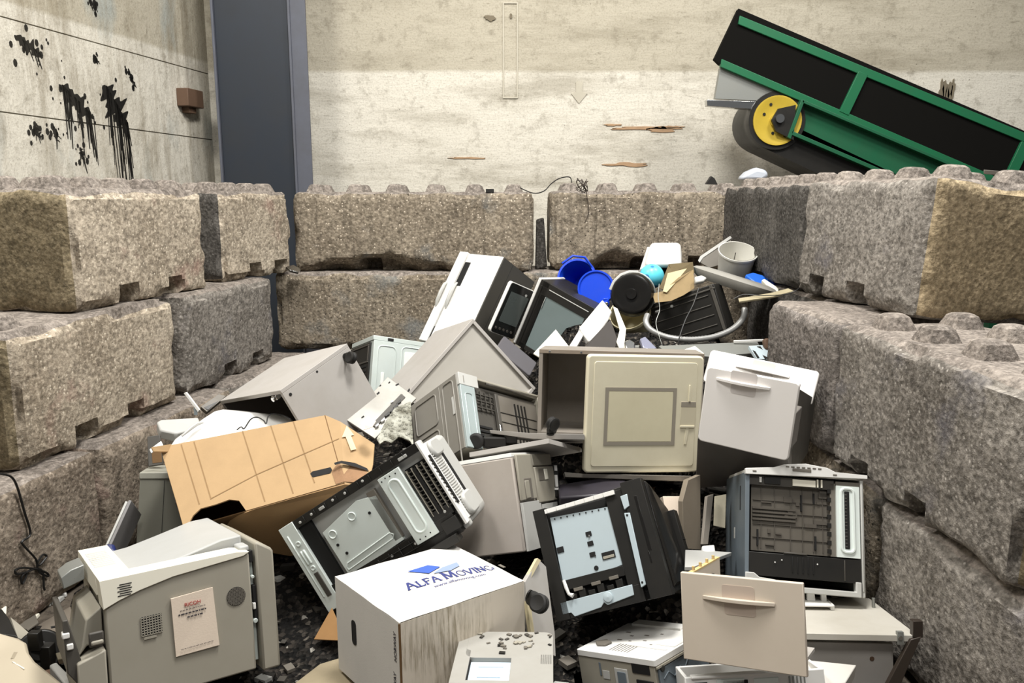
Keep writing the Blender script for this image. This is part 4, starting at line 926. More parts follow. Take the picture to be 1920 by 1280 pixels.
mb=MB();q=Lp([(582,888),(586,884),(620,876),(623,881),(620,887),(586,895)]);mb._add([v+nC*.002 for v in q],[tuple(range(6))]);mk('hand_hole',mb,m_hole,e,smooth=False)
mb=MB();nF=(flapR[1]-flapR[0]).cross(flapR[3]-flapR[0]).normalized();nF=nF if nF.dot(nC)>0 else -nF
def Fp(px,py,o=.002):
    cam0=ci@Vector((0,0,CH));d=(ci@at(px,py,3))-cam0;t=(flapR[0]-cam0).dot(nF)/d.dot(nF);return cam0+d*t+nF*o
mb._add([Fp(*q) for q in ((650,798),(664,816),(658,817),(668,842),(658,845),(648,819),(641,820))],[tuple(range(7))]);mk('printed_arrow',mb,card('pale_print',(222,196,160),.1),e,smooth=False)
mb=MB();mb._add([Fp(*q) for q in ((626,868),(640,864),(665,868),(688,878),(692,884),(664,875),(640,869),(628,872))],[tuple(range(8))]);mk('tear',mb,m_hole,e,smooth=False)
mb=MB();mb.slab(L([(676,794,3.18),(689,779,3.2),(705,789,3.17),(698,800,3.14),(681,806,3.15)]),.002);mk('torn_label',mb,m_paper,e)
mb=MB();q=Lp([(622,884),(634,868),(648,866)])+L([(688,883,3.085),(689,906,3.01)])+Lp([(646,903),(630,908)]);mb._add([v+nC*.0022 for v in q],[tuple(range(7))]);mk('worn_patch',mb,card('rubbed_brown',(146,114,86),.6,22),e,smooth=False)
# white lid lying in the carton's mouth
e=empty('curved_cover','white curved plastic lid with a moulded grip lying behind the brown carton','plastic lid',Matrix.Translation(at(430,800,3.5)))
ci=e.matrix_world.inverted()
rows=[[(296,838,3.33),(352,800,3.45),(410,758,3.65)],[(360,838,3.36),(400,806,3.5),(430,762,3.7)],[(460,826,3.42),(490,806,3.55),(500,768,3.8)],[(580,800,3.55),(560,790,3.65),(548,778,3.85)]]
mb=MB();g=[]
for r in rows: g.append([ci@at(*q) for q in r])
vs=[v for r in g for v in r];vs2=[v-Vector((0,.012,.02)) for v in vs]
fs=[(i*3+j,(i+1)*3+j,(i+1)*3+j+1,i*3+j+1) for i in range(3) for j in range(2)];fs2=[tuple(12+k for k in f)[::-1] for f in fs]
per=[0,1,2,5,8,11,10,9,6,3];sd=[(per[k],per[(k+1)%10],12+per[(k+1)%10],12+per[k]) for k in range(10)]
mb._add(vs+vs2,fs+fs2+sd);mk('shell',mb,m_offw,e,sub=1)
mb=MB();mb.tube([ci@(at(*q)-Vector((0,.02,-.008))) for q in ((345,818,3.38),(362,803,3.42),(372,796,3.46),(384,793,3.5))],[.004,.009,.009,.004],8);mk('moulded_grip',mb,m_trayg,e)
# small sheet-like pieces by their seen outline (own distance, real thickness)
def piece(name,label,cat,pts,th,mat,bev=.002,group=None,part='sheet',nr=None):
    ps=A(*pts);c=sum(ps,Vector())/len(ps)
    e=empty(name,label,cat,Matrix.Translation(c),group)
    mb=MB();nrm=Vector((0,0,0))
    for i in range(len(ps)): nrm+=ps[i].cross(ps[(i+1)%len(ps)])
    nrm.normalize()
    if nrm.dot(c-Vector((0,0,CH)))>0: nrm=-nrm
    mb.slab([p-c for p in ps],th,Vector(nr).normalized() if nr else nrm);mk(part,mb,mat,e,bev);e['n']=tuple(nrm);return e
def on(e,mbpts,mat,name,off=.0015,th=.002):
    "flat marks / small raised pieces on a sheet, given by their seen outlines"
    c=e.matrix_world.translation;n=Vector(e['n']);mb=MB();cam0=Vector((0,0,CH))
    if len(mbpts)>1 and name!='bubble_pattern':
        for q in mbpts: on(e,[q],mat,name,off,th)
        return
    for pts in mbpts:
        q=[]
        for px,py in pts:
            d=at(px,py,3)-cam0;t=(c+n*off-cam0).dot(n)/d.dot(n);q.append(cam0+d*t-c)
        mb.slab(q,th,n)
    return mk(name,mb,mat,e,smooth=False)
def blockpiece(name,label,cat,key,mats,detail,group=None):
    pass
e=piece('plastic_cover','mid grey plastic lid edge poking out left of the white curved lid','plastic lid',[(294,790,3.75),(302,786,3.78),(372,782,3.9),(380,800,3.8),(330,812,3.7),(300,806,3.7)],.05,m_trayg,.008)
e=piece('bracket_arm','white plastic bracket arm sticking up in front of the left wall','bracket',[(344,737,3.95),(349,735,3.95),(374,768,3.92),(371,773,3.92)],.012,m_offw)
e['n']=(0,-1,0);on(e,[[(363,764),(368,762),(369,778),(364,778)]],m_zincb,'stem',.0,.01)
e=piece('metal_tray','dark framed metal tray leaning between the pedestal and the left wall','tray',[(376,762,4.0),(410,738,4.1),(424,742,4.1),(388,772,4.0)],.03,m_mid)
on(e,[[(382,764),(408,746),(414,748),(390,768)]],m_black,'tray_floor')
e=piece('white_strip','thin white strip of plastic poking out left of the carton flap','plastic strip',[(280,842,3.42),(302,826,3.46),(306,834,3.44),(283,849,3.4)],.006,m_offw)
e=piece('metal_rack','dark metal rack edge standing behind the left end of the carton','rack',[(276,818,3.6),(300,815,3.62),(306,870,3.56),(278,874,3.54)],.02,m_dark)
on(e,[[(284,846),(302,842),(304,866),(286,868)]],m_cbd,'panel_inside')
# circuit panel
e=piece('circuit_chassis','flat pale metal chassis plate with slots and broken circuitry along its edge','chassis plate',[(727,706,4.02),(781,746,3.92),(703,822,3.68),(650,787,3.74)],.012,plas('dusty_aluminium',(160,158,152),.45,.35,.2))
sl=[]
for x,y,w,h in ((745,720,8,4),(709,736,6,5),(690,746,4,3),(680,781,7,5),(730,716,4,3),(752,741,5,3),(758,738,8,4),(766,731,6,8),(713,722,4,3)): sl.append([(x-w/2,y+h/3),(x+w/4,y-h/2),(x+w/2,y),(x-w/4,y+h*.7)])
on(e,sl,m_hole,'slot',.0005,.001)
sl=[]
for x,y,w in ((742,760,10),(748,752,9),(735,768,8),(726,775,10),(752,763,7),(718,786,8),(707,796,7),(735,752,5)): sl.append([(x-w/2,y+w/3),(x+w/3,y-w/2),(x+w/2,y),(x-w/4,y+w/2)])
on(e,sl[:4],m_black,'connector',.012,.012);on(e,sl[4:],m_offw,'connector',.014,.013)
on(e,[[(752,738),(760,744),(704,800),(697,795)]],m_dark,'edge_rail',.006,.006)
t=NT('cloudy_bubble_film');v=t.coord();vo=t.vor(v,62);t.bump(t.ramp(vo.outputs['Distance'],[(.1,1.0),(.5,0.0)]),.9,.01);n_=t.noise(v,16,4)
m_film=t.set(t.mix(t.ramp(n_,[(.35,0.0),(.65,1.0)]),lin((176,176,164)),lin((104,102,90))),.25,0,.5)
e=piece('bubble_wrap','crumpled sheet of dirty bubble wrap hanging between the chassis plate and the embossed printer','bubble wrap',[(740,764,3.72),(770,752,3.75),(776,838,3.55),(768,826,3.55),(748,818,3.55),(734,830,3.5),(722,826,3.5),(712,832,3.5),(706,822,3.55),(722,792,3.62)],.008,m_film)
# --- green belt conveyor
YF=6.75
e=empty('belt_conveyor','green inclined belt conveyor with a yellow hubbed drum above the right wall blocks','conveyor',Matrix.Translation((at(1700,250,YF).x,YF,0)))
ox=e.location.x
m_grn=plas('green_paint',(26,98,64),.42,.3);m_grnd=plas('green_paint_dull',(22,86,57),.5,.3)
def pr(mb,pts,y0,y1): return mb.prism([(at(x,y,YF).x-ox,at(x,y,YF).z) for x,y in pts],'y',y0,y1)
mb=MB();pr(mb,[(1385,16),(1960,262),(1960,378),(1350,120),(1340,110)],.0,.07);mk('trough_skirt',mb,flat('black_rubber_sheet',(15,14,12),.9,0,.1),e)
mb=MB();pr(mb,[(1386,30),(1960,266),(1960,284),(1383,46)],-.02,.03);mk('top_rail',mb,m_grn,e,.004)
mb=MB();pr(mb,[(1352,111),(1960,372),(1960,386),(1350,126)],-.02,.03);mk('lower_rail',mb,m_grn,e,.004)
for px in (1600,1905):
    mb=MB();dy=(px-1600)*.43;pr(mb,[(px+8,134+dy),(px+25,141+dy),(px-11,217+dy),(px-28,209+dy)],-.025,.03);mk('strut',mb,m_grn,e,.003)
mb=MB();pr(mb,[(1502,189),(1960,384),(1960,458),(1480,252)],.02,.04);pr(mb,[(1500,188),(1960,384),(1960,390),(1500,194)],-.06,.04);pr(mb,[(1480,246),(1960,452),(1960,460),(1480,254)],-.06,.04);pr(mb,[(1498,188),(1504,190),(1478,262),(1472,258)],-.06,.04);mk('main_beam',mb,m_grnd,e,.003)
mb=MB();pr(mb,[(1352,126),(1500,187),(1462,190),(1342,184)],.02,.08);mk('deflector_plate',mb,m_steel,e)
mb=MB();pr(mb,[(1326,186),(1440,190),(1432,206),(1327,198)],.02,.10);mk('belt_scraper',mb,m_chrome,e,.004)
pc=at(1457,226,YF);pc=Vector((pc.x-ox,0,pc.z))
mb=MB();mb.lathe([(0,-.02),(.06,-.02),(.06,-.0),(.15,.0),(.185,-.015),(.20,-.015),(.20,.02),(.2,.5),(.0,.5)],40,pc,(0,1,0));mk('drum',mb,plas('yellow_paint',(186,160,52),.5,.35),e)
mb=MB();mb.lathe([(.2,.0),(.235,.0),(.24,.06),(.235,.1),(.235,.16),(.24,.2),(.24,.45),(.235,.5),(.2,.5)],40,pc,(0,1,0))
t1=Vector((pc.x-.10,0,pc.z-.215))
mb.prism([(t1.x,t1.z),(t1.x+2.6,t1.z-1.17),(t1.x+2.6,t1.z-1.17+.3),(pc.x+.1,pc.z-.02)],'y',.02,.5);mk('belt',mb,m_black,e)
mb=MB();mb.prism([(pc.x-.02,pc.z-.09),(pc.x+.13,pc.z-.16),(pc.x+.13,pc.z+.12),(pc.x-.01,pc.z+.09),(pc.x-.06,pc.z)],'y',-.05,-.021);mb.mat(1).cyl((pc.x,-.08,pc.z+.01),(pc.x,-.05,pc.z+.01),.035);mb.mat(0)
for k in range(6): mb.cyl((pc.x-.11*math.cos(k),-.006,pc.z+.13*math.sin(k+.4)),(pc.x-.11*math.cos(k),.004,pc.z+.13*math.sin(k+.4)),.012)
mk('bearing',mb,[m_black,m_chrome],e)
for dx in (.75,1.15):
    for dy in (.02,.42):
        mb=MB();mb.box(dx-.04,dy,0,dx+.04,dy+.08,1.62-(dx-.75)*.43);mk('leg',mb,m_grnd,e,.003)
# ------------------------------------------------------------- junk at the back of the heap
cam0=Vector((0,0,CH))
def axis_to(p): return (cam0-p).normalized()
e=empty('blue_bucket','bright blue plastic bucket lying with its open mouth towards the front','bucket',Matrix.Translation(at(1080,520,5.25)))
m_blu=plas('bright_blue_plastic',(20,66,200),.3,.1);ax=Vector((-.35,-.85,.35)).normalized()
mb=MB();mb.lathe([(.0,-.26),(.085,-.26),(.118,.0),(.132,.0),(.134,-.02),(.124,-.02)],32,(0,0,0),ax).lathe([(.114,.0),(.085,-.24),(0,-.24)],32,(0,0,0),ax);mk('bucket_body',mb,m_blu,e)
mb=MB();mb.tube([ax*.01+Vector(v) for v in ((-.09,0,.09),(-.02,.0,.14),(.06,.0,.13),(.12,0,.05))],.008);mk('bail_handle',mb,m_blu,e)
p=at(1117,540,5.05);d=tag(empty('bucket_cover','x','x',Matrix.Translation(p)),'round bright blue lid standing against the blue bucket','bucket lid')
ax=Vector((-.2,-.9,.25)).normalized();mb=MB();mb.lathe([(0,.0),(.1,.0),(.106,.01),(.116,.01),(.12,-.02),(.108,-.03),(0,-.012)],36,(0,0,0),ax);mk('disc',mb,m_blu,d)
mb=MB();mb.prism(rr(.035,-.12,.085,-.06,.02),'y',-.045,.0).cyl((.06,-.05,-.1),(.06,.02,-.09),.022);mb.mat(1).cyl((.066,-.054,-.095),(.066,-.048,-.095),.012);mk('spout',mb,[m_blu,m_chrome],d,.004)
# white appliance
e=thing('whitetop','white_appliance','white rounded appliance housing against the back wall, behind the turquoise ball','appliance')
a,b,c=P['whitetop'][6:9]
mb=MB();mb.hexa([(-.0,.0,c*.72),(a,0,c*.72),(a,b,c*.35),(-.0,b,c*.35),(.005,.01,c),(a-.005,.01,c),(a-.015,b*.9,c),(.02,b*.9,c)]);mk('housing',mb,m_offw,e,.03,seg=4)
mb=MB();mb.hexa([(-.11,-.03,-.06),(-.03,-.03,-.06),(.02,b*.7,c*.3),(-.02,b*.7,c*.3),(-.03,.0,c*.7),(.01,.0,c*.8),(.03,b*.8,c*.9),(.0,b*.8,c*.9)]);mb.mat(1);mb.tube([(-.09,-.034,.0),(-.06,-.034,.03),(-.03,-.03,.08)],.006);mk('side_skirt',mb,[m_trayg,m_mid],e,.012)
mb=MB();mb.box(.0,-.0,c*.25,a-.01,b*.6,c*.45);mk('dark_inlet',mb,m_black,e,.005)  # black box stands in for the shade in the gap below the housing
# turquoise ball
e=empty('turquoise_ball','turquoise patterned ball resting below the white appliance housing','ball',Matrix.Translation(at(1222,518,4.98)))
t=NT('turquoise_patterned');v=t.coord();vo=t.vor(v,17)
t.set(t.mix(t.ramp(vo.outputs['Distance'],[(.3,1.0),(.36,0.0)]),lin((96,206,226)),lin((52,120,170))),.35,0,.5)
mb=MB();mb.lathe([(.078*math.sin(math.pi*k/16),-.078*math.cos(math.pi*k/16)) for k in range(17)],32);mk('ball',mb,t.m,e)
# vacuum drum
pc=at(1184,551,4.72);ax=Vector((-.25,-.88,.12)).normalized()
e=empty('vacuum_drum','black round vacuum cleaner drum lying on its side, right of the blue bucket lid','vacuum cleaner',Matrix.Translation(pc))
mb=MB();mb.lathe([(0,.01),(.03,.012),(.034,.0),(.05,.0),(.1,.012),(.118,.006),(.13,-.015),(.134,-.05),(.13,-.06)],40,(0,0,0),ax);mk('end_cap',mb,m_black2,e)
mb=MB();mb.lathe([(.132,-.06),(.138,-.065),(.138,-.085),(.132,-.09)],40,(0,0,0),ax);mk('silver_band',mb,m_steel,e)
mb=MB();mb.lathe([(.13,-.09),(.128,-.2),(.1,-.26),(0,-.27)],40,(0,0,0),ax);mk('barrel',mb,plas('navy_plastic',(48,52,84),.35,.2),e)
mb=MB();mb.tube([ax*-.05+Vector((-.135*math.cos(q),0.0,.135*math.sin(q)+.0)) for q in (.2,.6,1.0,1.4,1.8)],.012);mk('carry_handle',mb,m_trayg,e)
e=empty('cream_tub','cream plastic tub lying under the black vacuum drum','tub',Matrix.Translation(at(1182,588,4.86)))
mb=MB();ax2=Vector((-.3,-.5,.55)).normalized();mb.lathe([(0,-.16),(.10,-.16),(.125,.02),(.132,.02),(.132,.0)],32,(0,0,0),ax2).lathe([(.12,.02),(.096,-.15),(0,-.15)],32,(0,0,0),ax2);mk('tub_body',mb,plas('cream_tub_plastic',(226,216,178),.4,.2),e)
# paper bag
e=empty('paper_bag','crumpled open brown paper bag on top of the black crate','paper bag',Matrix.Translation(at(1262,530,4.75)))
ci=e.matrix_world.inverted();m_bag=card('brown_paper',(152,132,98),.35,14);m_bagi=card('bag_inside',(104,92,68),.4,14)
def Lq(*pts): return [ci@at(*q) for q in pts]
mb=MB();mb.slab(Lq((1223,550,4.72),(1243,546,4.68),(1272,520,4.7),(1300,505,4.75),(1302,540,4.72),(1282,553,4.66),(1258,564,4.62),(1228,567,4.66)),.004);mk('front_fold',mb,m_bag,e)
mb=MB();mb.slab(Lq((1254,495,4.85),(1299,491,4.9),(1302,512,4.86),(1278,522,4.8),(1262,512,4.8)),.004);mk('inner_back',mb,m_bagi,e)
mb=MB();mb.slab(Lq((1243,546,4.67),(1252,512,4.74),(1288,503,4.76),(1266,530,4.70),(1250,548,4.66)),.003);mk('upper_fold',mb,card('pale_paper',(204,188,148),.2,14),e)
mb=MB();mb.slab(Lq((1254,495,4.86),(1262,512,4.79),(1248,545,4.70),(1236,540,4.74)),.004);mk('side_gusset',mb,m_bagi,e)
# black crate
e=thing('crate','plastic_crate','black plastic crate lying on its side inside the grey hose loop','crate')
a,b,c=P['crate'][6:9]
mb=MB();mb.box(0,0,0,a,.014,c).box(0,.014,0,.014,b,c).box(a-.014,.014,0,a,b,c).box(.014,.014,0,a-.014,b,.014).box(.014,.014,c-.014,a-.014,b,c);mk('crate_body',mb,m_black,e,.004)
mb=MB()
for k in range(4): mb.box(.02,-.006,.04+k*.06,a-.05,0,.046+k*.06)
mb.box(a-.03,-.008,0,a-.01,0,c).box(0,-.008,c-.03,a,-.0,c-.02);mk('ribs',mb,m_dark,e,.002)
mb=MB();mb.cyl((.14,-.001,c-.05),(.14,-.006,c-.05),.009).box(.03,-.005,c-.06,.06,0,c-.045);mk('badge',mb,m_trayg,e)
# hose
hp=[(1214,590,4.62),(1211,602,4.58),(1216,614,4.55),(1230,624,4.52),(1252,632,4.5),(1280,636,4.48),(1308,636,4.48),(1340,631,4.49),(1368,620,4.51),(1386,606,4.54),(1395,592,4.57),(1396,577,4.6)]
e=empty('vacuum_hose','grey ribbed vacuum hose looped around the black crate','hose',Matrix.Translation(at(1305,636,4.48)))
ci=e.matrix_world.inverted();pts=[ci@at(*q) for q in hp]
fine=[]
for i in range(len(pts)-1):
    for k in range(10):
        s=k/10;p0=pts[max(0,i-1)];p1=pts[i];p2=pts[i+1];p3=pts[min(len(pts)-1,i+2)]
        fine.append(.5*((2*p1)+(p2-p0)*s+(2*p0-5*p1+4*p2-p3)*s*s+(3*p1-p0-3*p2+p3)*s**3))
mb=MB();mb.tube(fine,[.0165+.0016*(k%2) for k in range(len(fine))],12);mk('tube',mb,plas('silver_grey_hose',(150,150,148),.3,.2,.3),e,ang=60)
# grey oval appliance
e=empty('oval_cover','long grey moulded appliance cover lying across the crate, in front of the white bucket','appliance cover',Matrix.Translation(at(1380,528,4.95)))
ci=e.matrix_world.inverted()
l,r=ci@at(1303,500,5.0),ci@at(1456,548,4.72)
mid=(l+r)/2;ex=(r-l).normalized();ey=Vector((.25,.93,-.06));ey=(ey-ex*ey.dot(ex)).normalized();ez=ex.cross(ey);hl=(r-l).length/2
mb=MB();N=28
prof=[(.0,.022),(.75,.022),(.93,.012),(1,.0),(.95,-.03),(.8,-.055),(0,-.06)]
vs=[];
for k,h in prof:
    for i in range(N):
        tt=2*math.pi*i/N;c_,s_=math.cos(tt),math.sin(tt);kk=1/(abs(c_)**3+abs(s_)**3)**(1/3)
        vs.append(mid+ex*hl*k*c_*kk+ey*.15*k*s_*kk+ez*h)
fs=[(q*N+i,q*N+(i+1)%N,(q+1)*N+(i+1)%N,(q+1)*N+i) for q in range(len(prof)-1) for i in range(N)]
mb._add(vs,fs);mk('shell',mb,plas('warm_grey_plastic',(150,148,142),.4,.35),e)
# white bucket
pc=at(1384,471,5.2)
e=empty('white_bucket','translucent white bucket standing against the dark right hand block','bucket',Matrix.Translation(pc-Vector((.02,-.52,1)).normalized()*.2))
axb=Vector((.02,-.52,1)).normalized()
mb=MB();mb.lathe([(0,.0),(.1,.0),(.122,.2),(.128,.2),(.128,.188),(.124,.188)],36,(0,0,0),axb).lathe([(.118,.2),(.096,.01),(0,.01)],36,(0,0,0),axb);mk('bucket_body',mb,plas('milky_plastic',(214,212,204),.35,.12),e)
mb=MB();mb.tube([(-.02,-.12,.17),(-.015,-.06,.10),(-.005,-.0,.02)],.003);mk('wire_handle',mb,m_dark,e)
e=piece('loose_board','grey board leaning edge on, just left of the white bucket','panel',[(1309,490,5.5),(1313,480,5.5),(1369,443,5.5),(1372,448,5.5),(1352,496,5.45),(1330,502,5.45)],.012,m_mid)
on(e,[[(1309,488),(1313,480),(1369,442),(1372,446),(1318,483),(1312,492)]],m_trayg,'edge_trim',.004,.016)
e=piece('blue_bag','crumpled bright blue plastic bag right of the grey appliance cover','plastic bag',[(1398,514,5.0),(1412,510,5.05),(1432,516,5.05),(1452,528,5.0),(1458,540,4.9),(1440,542,4.9),(1418,530,4.92)],.03,plas('blue_film',(44,110,220),.3,.15),.008)
e=piece('grip_piece','off-white plastic handle lying at the right end of the grey appliance cover','handle grip',[(1428,524,4.86),(1434,522,4.86),(1464,542,4.8),(1462,548,4.78),(1452,548,4.78)],.03,m_cream,.006)
e=piece('navy_sack','small navy plastic sack against the grey right hand block','plastic sack',[(1447,526,4.95),(1454,523,4.98),(1470,538,4.9),(1468,544,4.86),(1456,540,4.88)],.03,plas('navy_film',(28,44,110),.35,.2),.006)
e=piece('wood_offcut','pale wooden offcut lying on the block edge beside the right wall','wood offcut',[(1384,559,4.55),(1445,549,4.55),(1478,540,4.5),(1488,545,4.46),(1450,555,4.5),(1386,565,4.5)],.012,card('pale_wood',(170,160,132),.5),.002)
e=piece('mouse_grip','small pale grey plastic grip under the grey appliance cover','plastic grip',[(1302,518,4.7),(1316,515,4.72),(1326,520,4.7),(1320,526,4.68),(1304,530,4.68)],.03,m_trayg,.008)
# white pieces in front of the glass unit
e=piece('white_cover_plate','white triangular corner of a plastic plate behind the open cabinet','plastic plate',[(1000,662,4.25),(1042,617,4.4),(1066,648,4.3),(1060,665,4.2),(1010,668,4.2)],.008,m_cream)
e=empty('hinge_housing','white moulded hinge housing standing up behind the open cabinet','housing',Matrix.Translation(at(1115,605,4.5)))
ci=e.matrix_world.inverted()
def Lr(*pts): return [ci@at(*q) for q in pts]
mb=MB();mb.slab(Lr((1086,614,4.42),(1130,561,4.55),(1148,584,4.52),(1142,598,4.48),(1112,641,4.36),(1103,640,4.36)),.05);mk('housing_body',mb,m_offw,e,.008)
mb=MB();mb.slab(Lr((1060,660,4.3),(1086,618,4.42),(1094,628,4.4),(1072,666,4.28)),.03);mk('arm',mb,m_offw,e,.004)
mb=MB();mb.slab(Lr((1100,645,4.32),(1145,598,4.42),(1160,640,4.36),(1150,660,4.3),(1080,668,4.28)),.04);mk('underside',mb,plas('brown_black_plastic',(52,46,42),.5,.3),e,.004)
e=piece('broken_bracket','white broken plastic frame standing upright beside the hinge housing','plastic frame',[(1150,574,4.5),(1158,578,4.5),(1174,616,4.4),(1170,652,4.3),(1162,655,4.3),(1156,640,4.34),(1162,618,4.4)],.014,m_cream)
e=piece('chrome_kettle','bright chrome fragment among the small parts behind the beige door','metal part',[(1170,640,4.3),(1180,634,4.32),(1192,642,4.3),(1190,656,4.25),(1174,656,4.25)],.03,m_chrome,.008)
e=piece('silver_part','silver and black moulded part lying right of the chrome fragment','metal part',[(1200,634,4.3),(1210,630,4.32),(1232,652,4.25),(1224,657,4.22),(1206,652,4.24)],.03,plas('violet_silver',(150,152,172),.25,.2,.4),.006)
e=piece('cream_box','small cream box lying behind the top edge of the beige door','small box',[(1268,660,3.95),(1303,648,4.1),(1320,662,4.0),(1312,672,3.9)],.03,m_cream)
e=piece('silver_tray','long dull steel tray lying behind the white drawers','tray',[(1235,648,4.3),(1420,640,4.4),(1432,660,4.25),(1330,668,4.2),(1250,662,4.2)],.04,m_steel)
e=piece('light_bar','white metal rod lying above the steel tray near the right wall','rod',[(1376,638,4.35),(1432,636,4.35),(1432,640,4.35),(1376,643,4.35)],.01,m_offw)
e=piece('ribbon_board','pale blue and black slotted circuit tray behind the white drawers','circuit tray',[(1404,648,4.2),(1438,646,4.25),(1458,674,4.1),(1420,672,4.1)],.02,m_zincb)
on(e,[[(1419,649),(1426,649),(1442,672),(1434,672)],[(1408,652),(1412,652),(1424,670),(1420,670)]],m_black,'slot')
e=piece('rusty_fitting','rusty brown round fitting standing against the purple-stained block','knob',[(1432,636,4.2),(1440,632,4.2),(1448,640,4.2),(1446,654,4.18),(1436,655,4.18)],.04,m_rust,.01)
e=piece('pedestal_body','dark grey pedestal body in shadow under the big white drawer front','pedestal',[(1308,822,3.16),(1476,856,3.06),(1484,880,3.12),(1472,905,3.26),(1304,915,3.4)],.08,m_boardd,.003)  # front slants inward, shaped to look shaded beneath the drawer
mb=MB();q=A((1500,730,3.2),(1529,748,3.38),(1514,850,3.34),(1478,900,3.14));c_=e.matrix_world.translation;mb.slab([p-c_ for p in q],.012,Vector((.7,-.6,0)));mk('side_panel',mb,m_dark,e)
# boards, laptop and paper under the beige door
e=piece('shelf_slab','grey shelf slab with a castor, sticking out beneath the open cabinet','board',[(918,806,3.42),(1000,812,3.36),(1096,814,3.3),(1096,824,3.3),(1000,822,3.36),(920,812,3.42)],.25,m_board,.001,nr=(-.1,-.93,.36))
castor(e,e.matrix_world.inverted()@at(1032,814,3.34),(0,-.15,1),.03,(.6,-.8,0))
e=empty('black_castor_pair','black castor wheels and bracket lying on the tilted grey board','castor',Matrix.Translation(at(895,826,3.42)))
mb=MB();mb.lathe([(0,.0),(.03,.0),(.036,.008),(.036,.02),(.03,.028),(0,.028)],24,(0,0,.0),(-.3,-.9,.2)).box(.03,-.02,-.025,.13,.04,.02).box(.12,-.01,-.01,.18,.03,.03);mk('wheel_bracket',mb,m_rub,e,.005)
e=piece('under_board','long pale board edge lying directly under the beige door','board',[(1058,885,3.42),(1094,888,3.4),(1296,892,3.36),(1296,902,3.36),(1060,894,3.42)],.3,plas('pale_board',(186,180,170),.5,.2),.001,nr=(-.05,-.93,.36))
e=piece('upright_board','brown grey upright board end standing right of the black printer','board',[(1290,900,3.2),(1313,890,3.2),(1314,1030,3.12),(1282,1028,3.08),(1280,940,3.12)],.03,plas('brown_grey_side',(132,122,108),.5,.3),.001)
e=piece('paper_stack','white paper sheet stack standing between the boards behind the black printer','paper',[(1243,930,3.3),(1296,930,3.3),(1296,972,3.26),(1248,962,3.26)],.06,m_paper,.002)
e=piece('black_laptop','black padded case lying under the board, behind the black printer','case',[(1046,908,3.38),(1120,895,3.42),(1175,900,3.4),(1165,912,3.3),(1130,926,3.24),(1048,932,3.26)],.05,plas('purple_black',(50,47,54),.4,.3),.008)
e=piece('connector_plate','black panel with white connectors behind the copier doors','panel',[(1028,872,3.4),(1046,868,3.42),(1050,930,3.34),(1034,934,3.32)],.02,m_black)
on(e,[[(1039,872),(1044,872),(1045,882),(1040,882)],[(1040,890),(1045,890),(1047,912),(1042,912)],[(1040,914),(1048,914),(1048,918),(1040,918)]],m_offw,'connector',.006,.006)
e=piece('stained_slip','stained cream card standing in the dark gap beside the open printer','card',[(1340,930,3.15),(1362,926,3.15),(1360,990,3.08),(1338,985,3.08)],.006,card('stained_cream',(206,198,176),.5))
e=piece('thin_lath','thin grey brown lath leaning in the gap left of the open printer','lath',[(1326,930,3.1),(1338,926,3.12),(1328,1020,3.0),(1318,1020,2.98)],.015,m_brn)
e=piece('grey_shelf','pale grey panel lying flat behind the dowelled drawer side','panel',[(1285,1030,2.9),(1330,1032,2.95),(1372,1035,2.95),(1300,1062,2.7),(1284,1062,2.7)],.015,m_trayg)
e=piece('white_clip_block','white moulded clip block lying on the panel behind the dowelled drawer side','plastic clip',[(1316,1022,2.98),(1340,1020,3.0),(1342,1034,2.94),(1318,1034,2.92)],.04,m_offw,.006)
# clip on the low cabinet
T_=pose(P['table']);e=empty('clip_bracket','white plastic bracket with clips resting on the low grey cabinet top','bracket',T_@Matrix.Translation((.33,.30,P['table'][8])))
mb=MB();mb.box(-.05,-.05,.012,.08,.06,.02).box(.07,-.045,.0,.085,.05,.02).box(-.05,-.045,.0,-.035,.05,.02);mk('clip_plate',mb,m_offw,e,.003)
for x,w in ((.0,.03),(.052,.02),(-.03,.02)):
    mb=MB();mb.prism([(x,.02),(x+w,.02),(x+w*.9,.05),(x+w*.4,.06),(x,.045)],'y',.0,.02);mk('clip',mb,m_offw,e,.002)
# board with castor beside the moving box
e=piece('loose_board','grey pale edged board with a castor between the moving box and the black printer','board',[(985,1090,2.52),(1010,1048,2.72),(1024,1062,2.72),(1040,1186,2.6),(1042,1230,2.5),(998,1210,2.46)],.018,m_board,.001)
on(e,[[(983,1092),(1008,1046),(1014,1050),(990,1094)],[(983,1092),(990,1094),(1004,1200),(997,1196)]],card('pale_edge',(196,184,150),.3),'edge_band',.003,.012)
castor(e,e.matrix_world.inverted()@at(992,1114,2.48),(.8,-.6,-.05),.032,(.5,-.8,.2))
# flat pieces at the bottom edge
e=piece('brown_card','brown cardboard flap poking out from under the white moving box','cardboard',[(588,1198,2.75),(622,1138,2.86),(640,1178,2.76),(640,1200,2.68)],.006,card('brown_card_flap',(142,108,70),.3))
e=piece('kraft_sheet','pale kraft cardboard sheet lying on the floor before the moving box','cardboard',[(540,1290,2.42),(600,1244,2.56),(640,1232,2.6),(700,1290,2.42)],.006,card('pale_kraft',(152,140,116),.4))
e=empty('paper_cassette','white paper cassette frame with metal springs at the bottom edge under the beige drawer','paper cassette',Matrix.Translation(at(1415,1262,2.3)))
ci=e.matrix_world.inverted();p0,p1=ci@at(1284,1270,2.28),ci@at(1545,1253,2.3);ex=(p1-p0);w=ex.length;ex/=w;ez=Vector((0,.3,.95));ez=(ez-ex*ez.dot(ex)).normalized();ey=ez.cross(ex)
M=Matrix((ex,ey,ez)).transposed().to_4x4();M.translation=p0
def tr(mb): mb.v=[tuple(M@Vector(v)) for v in mb.v];return mb
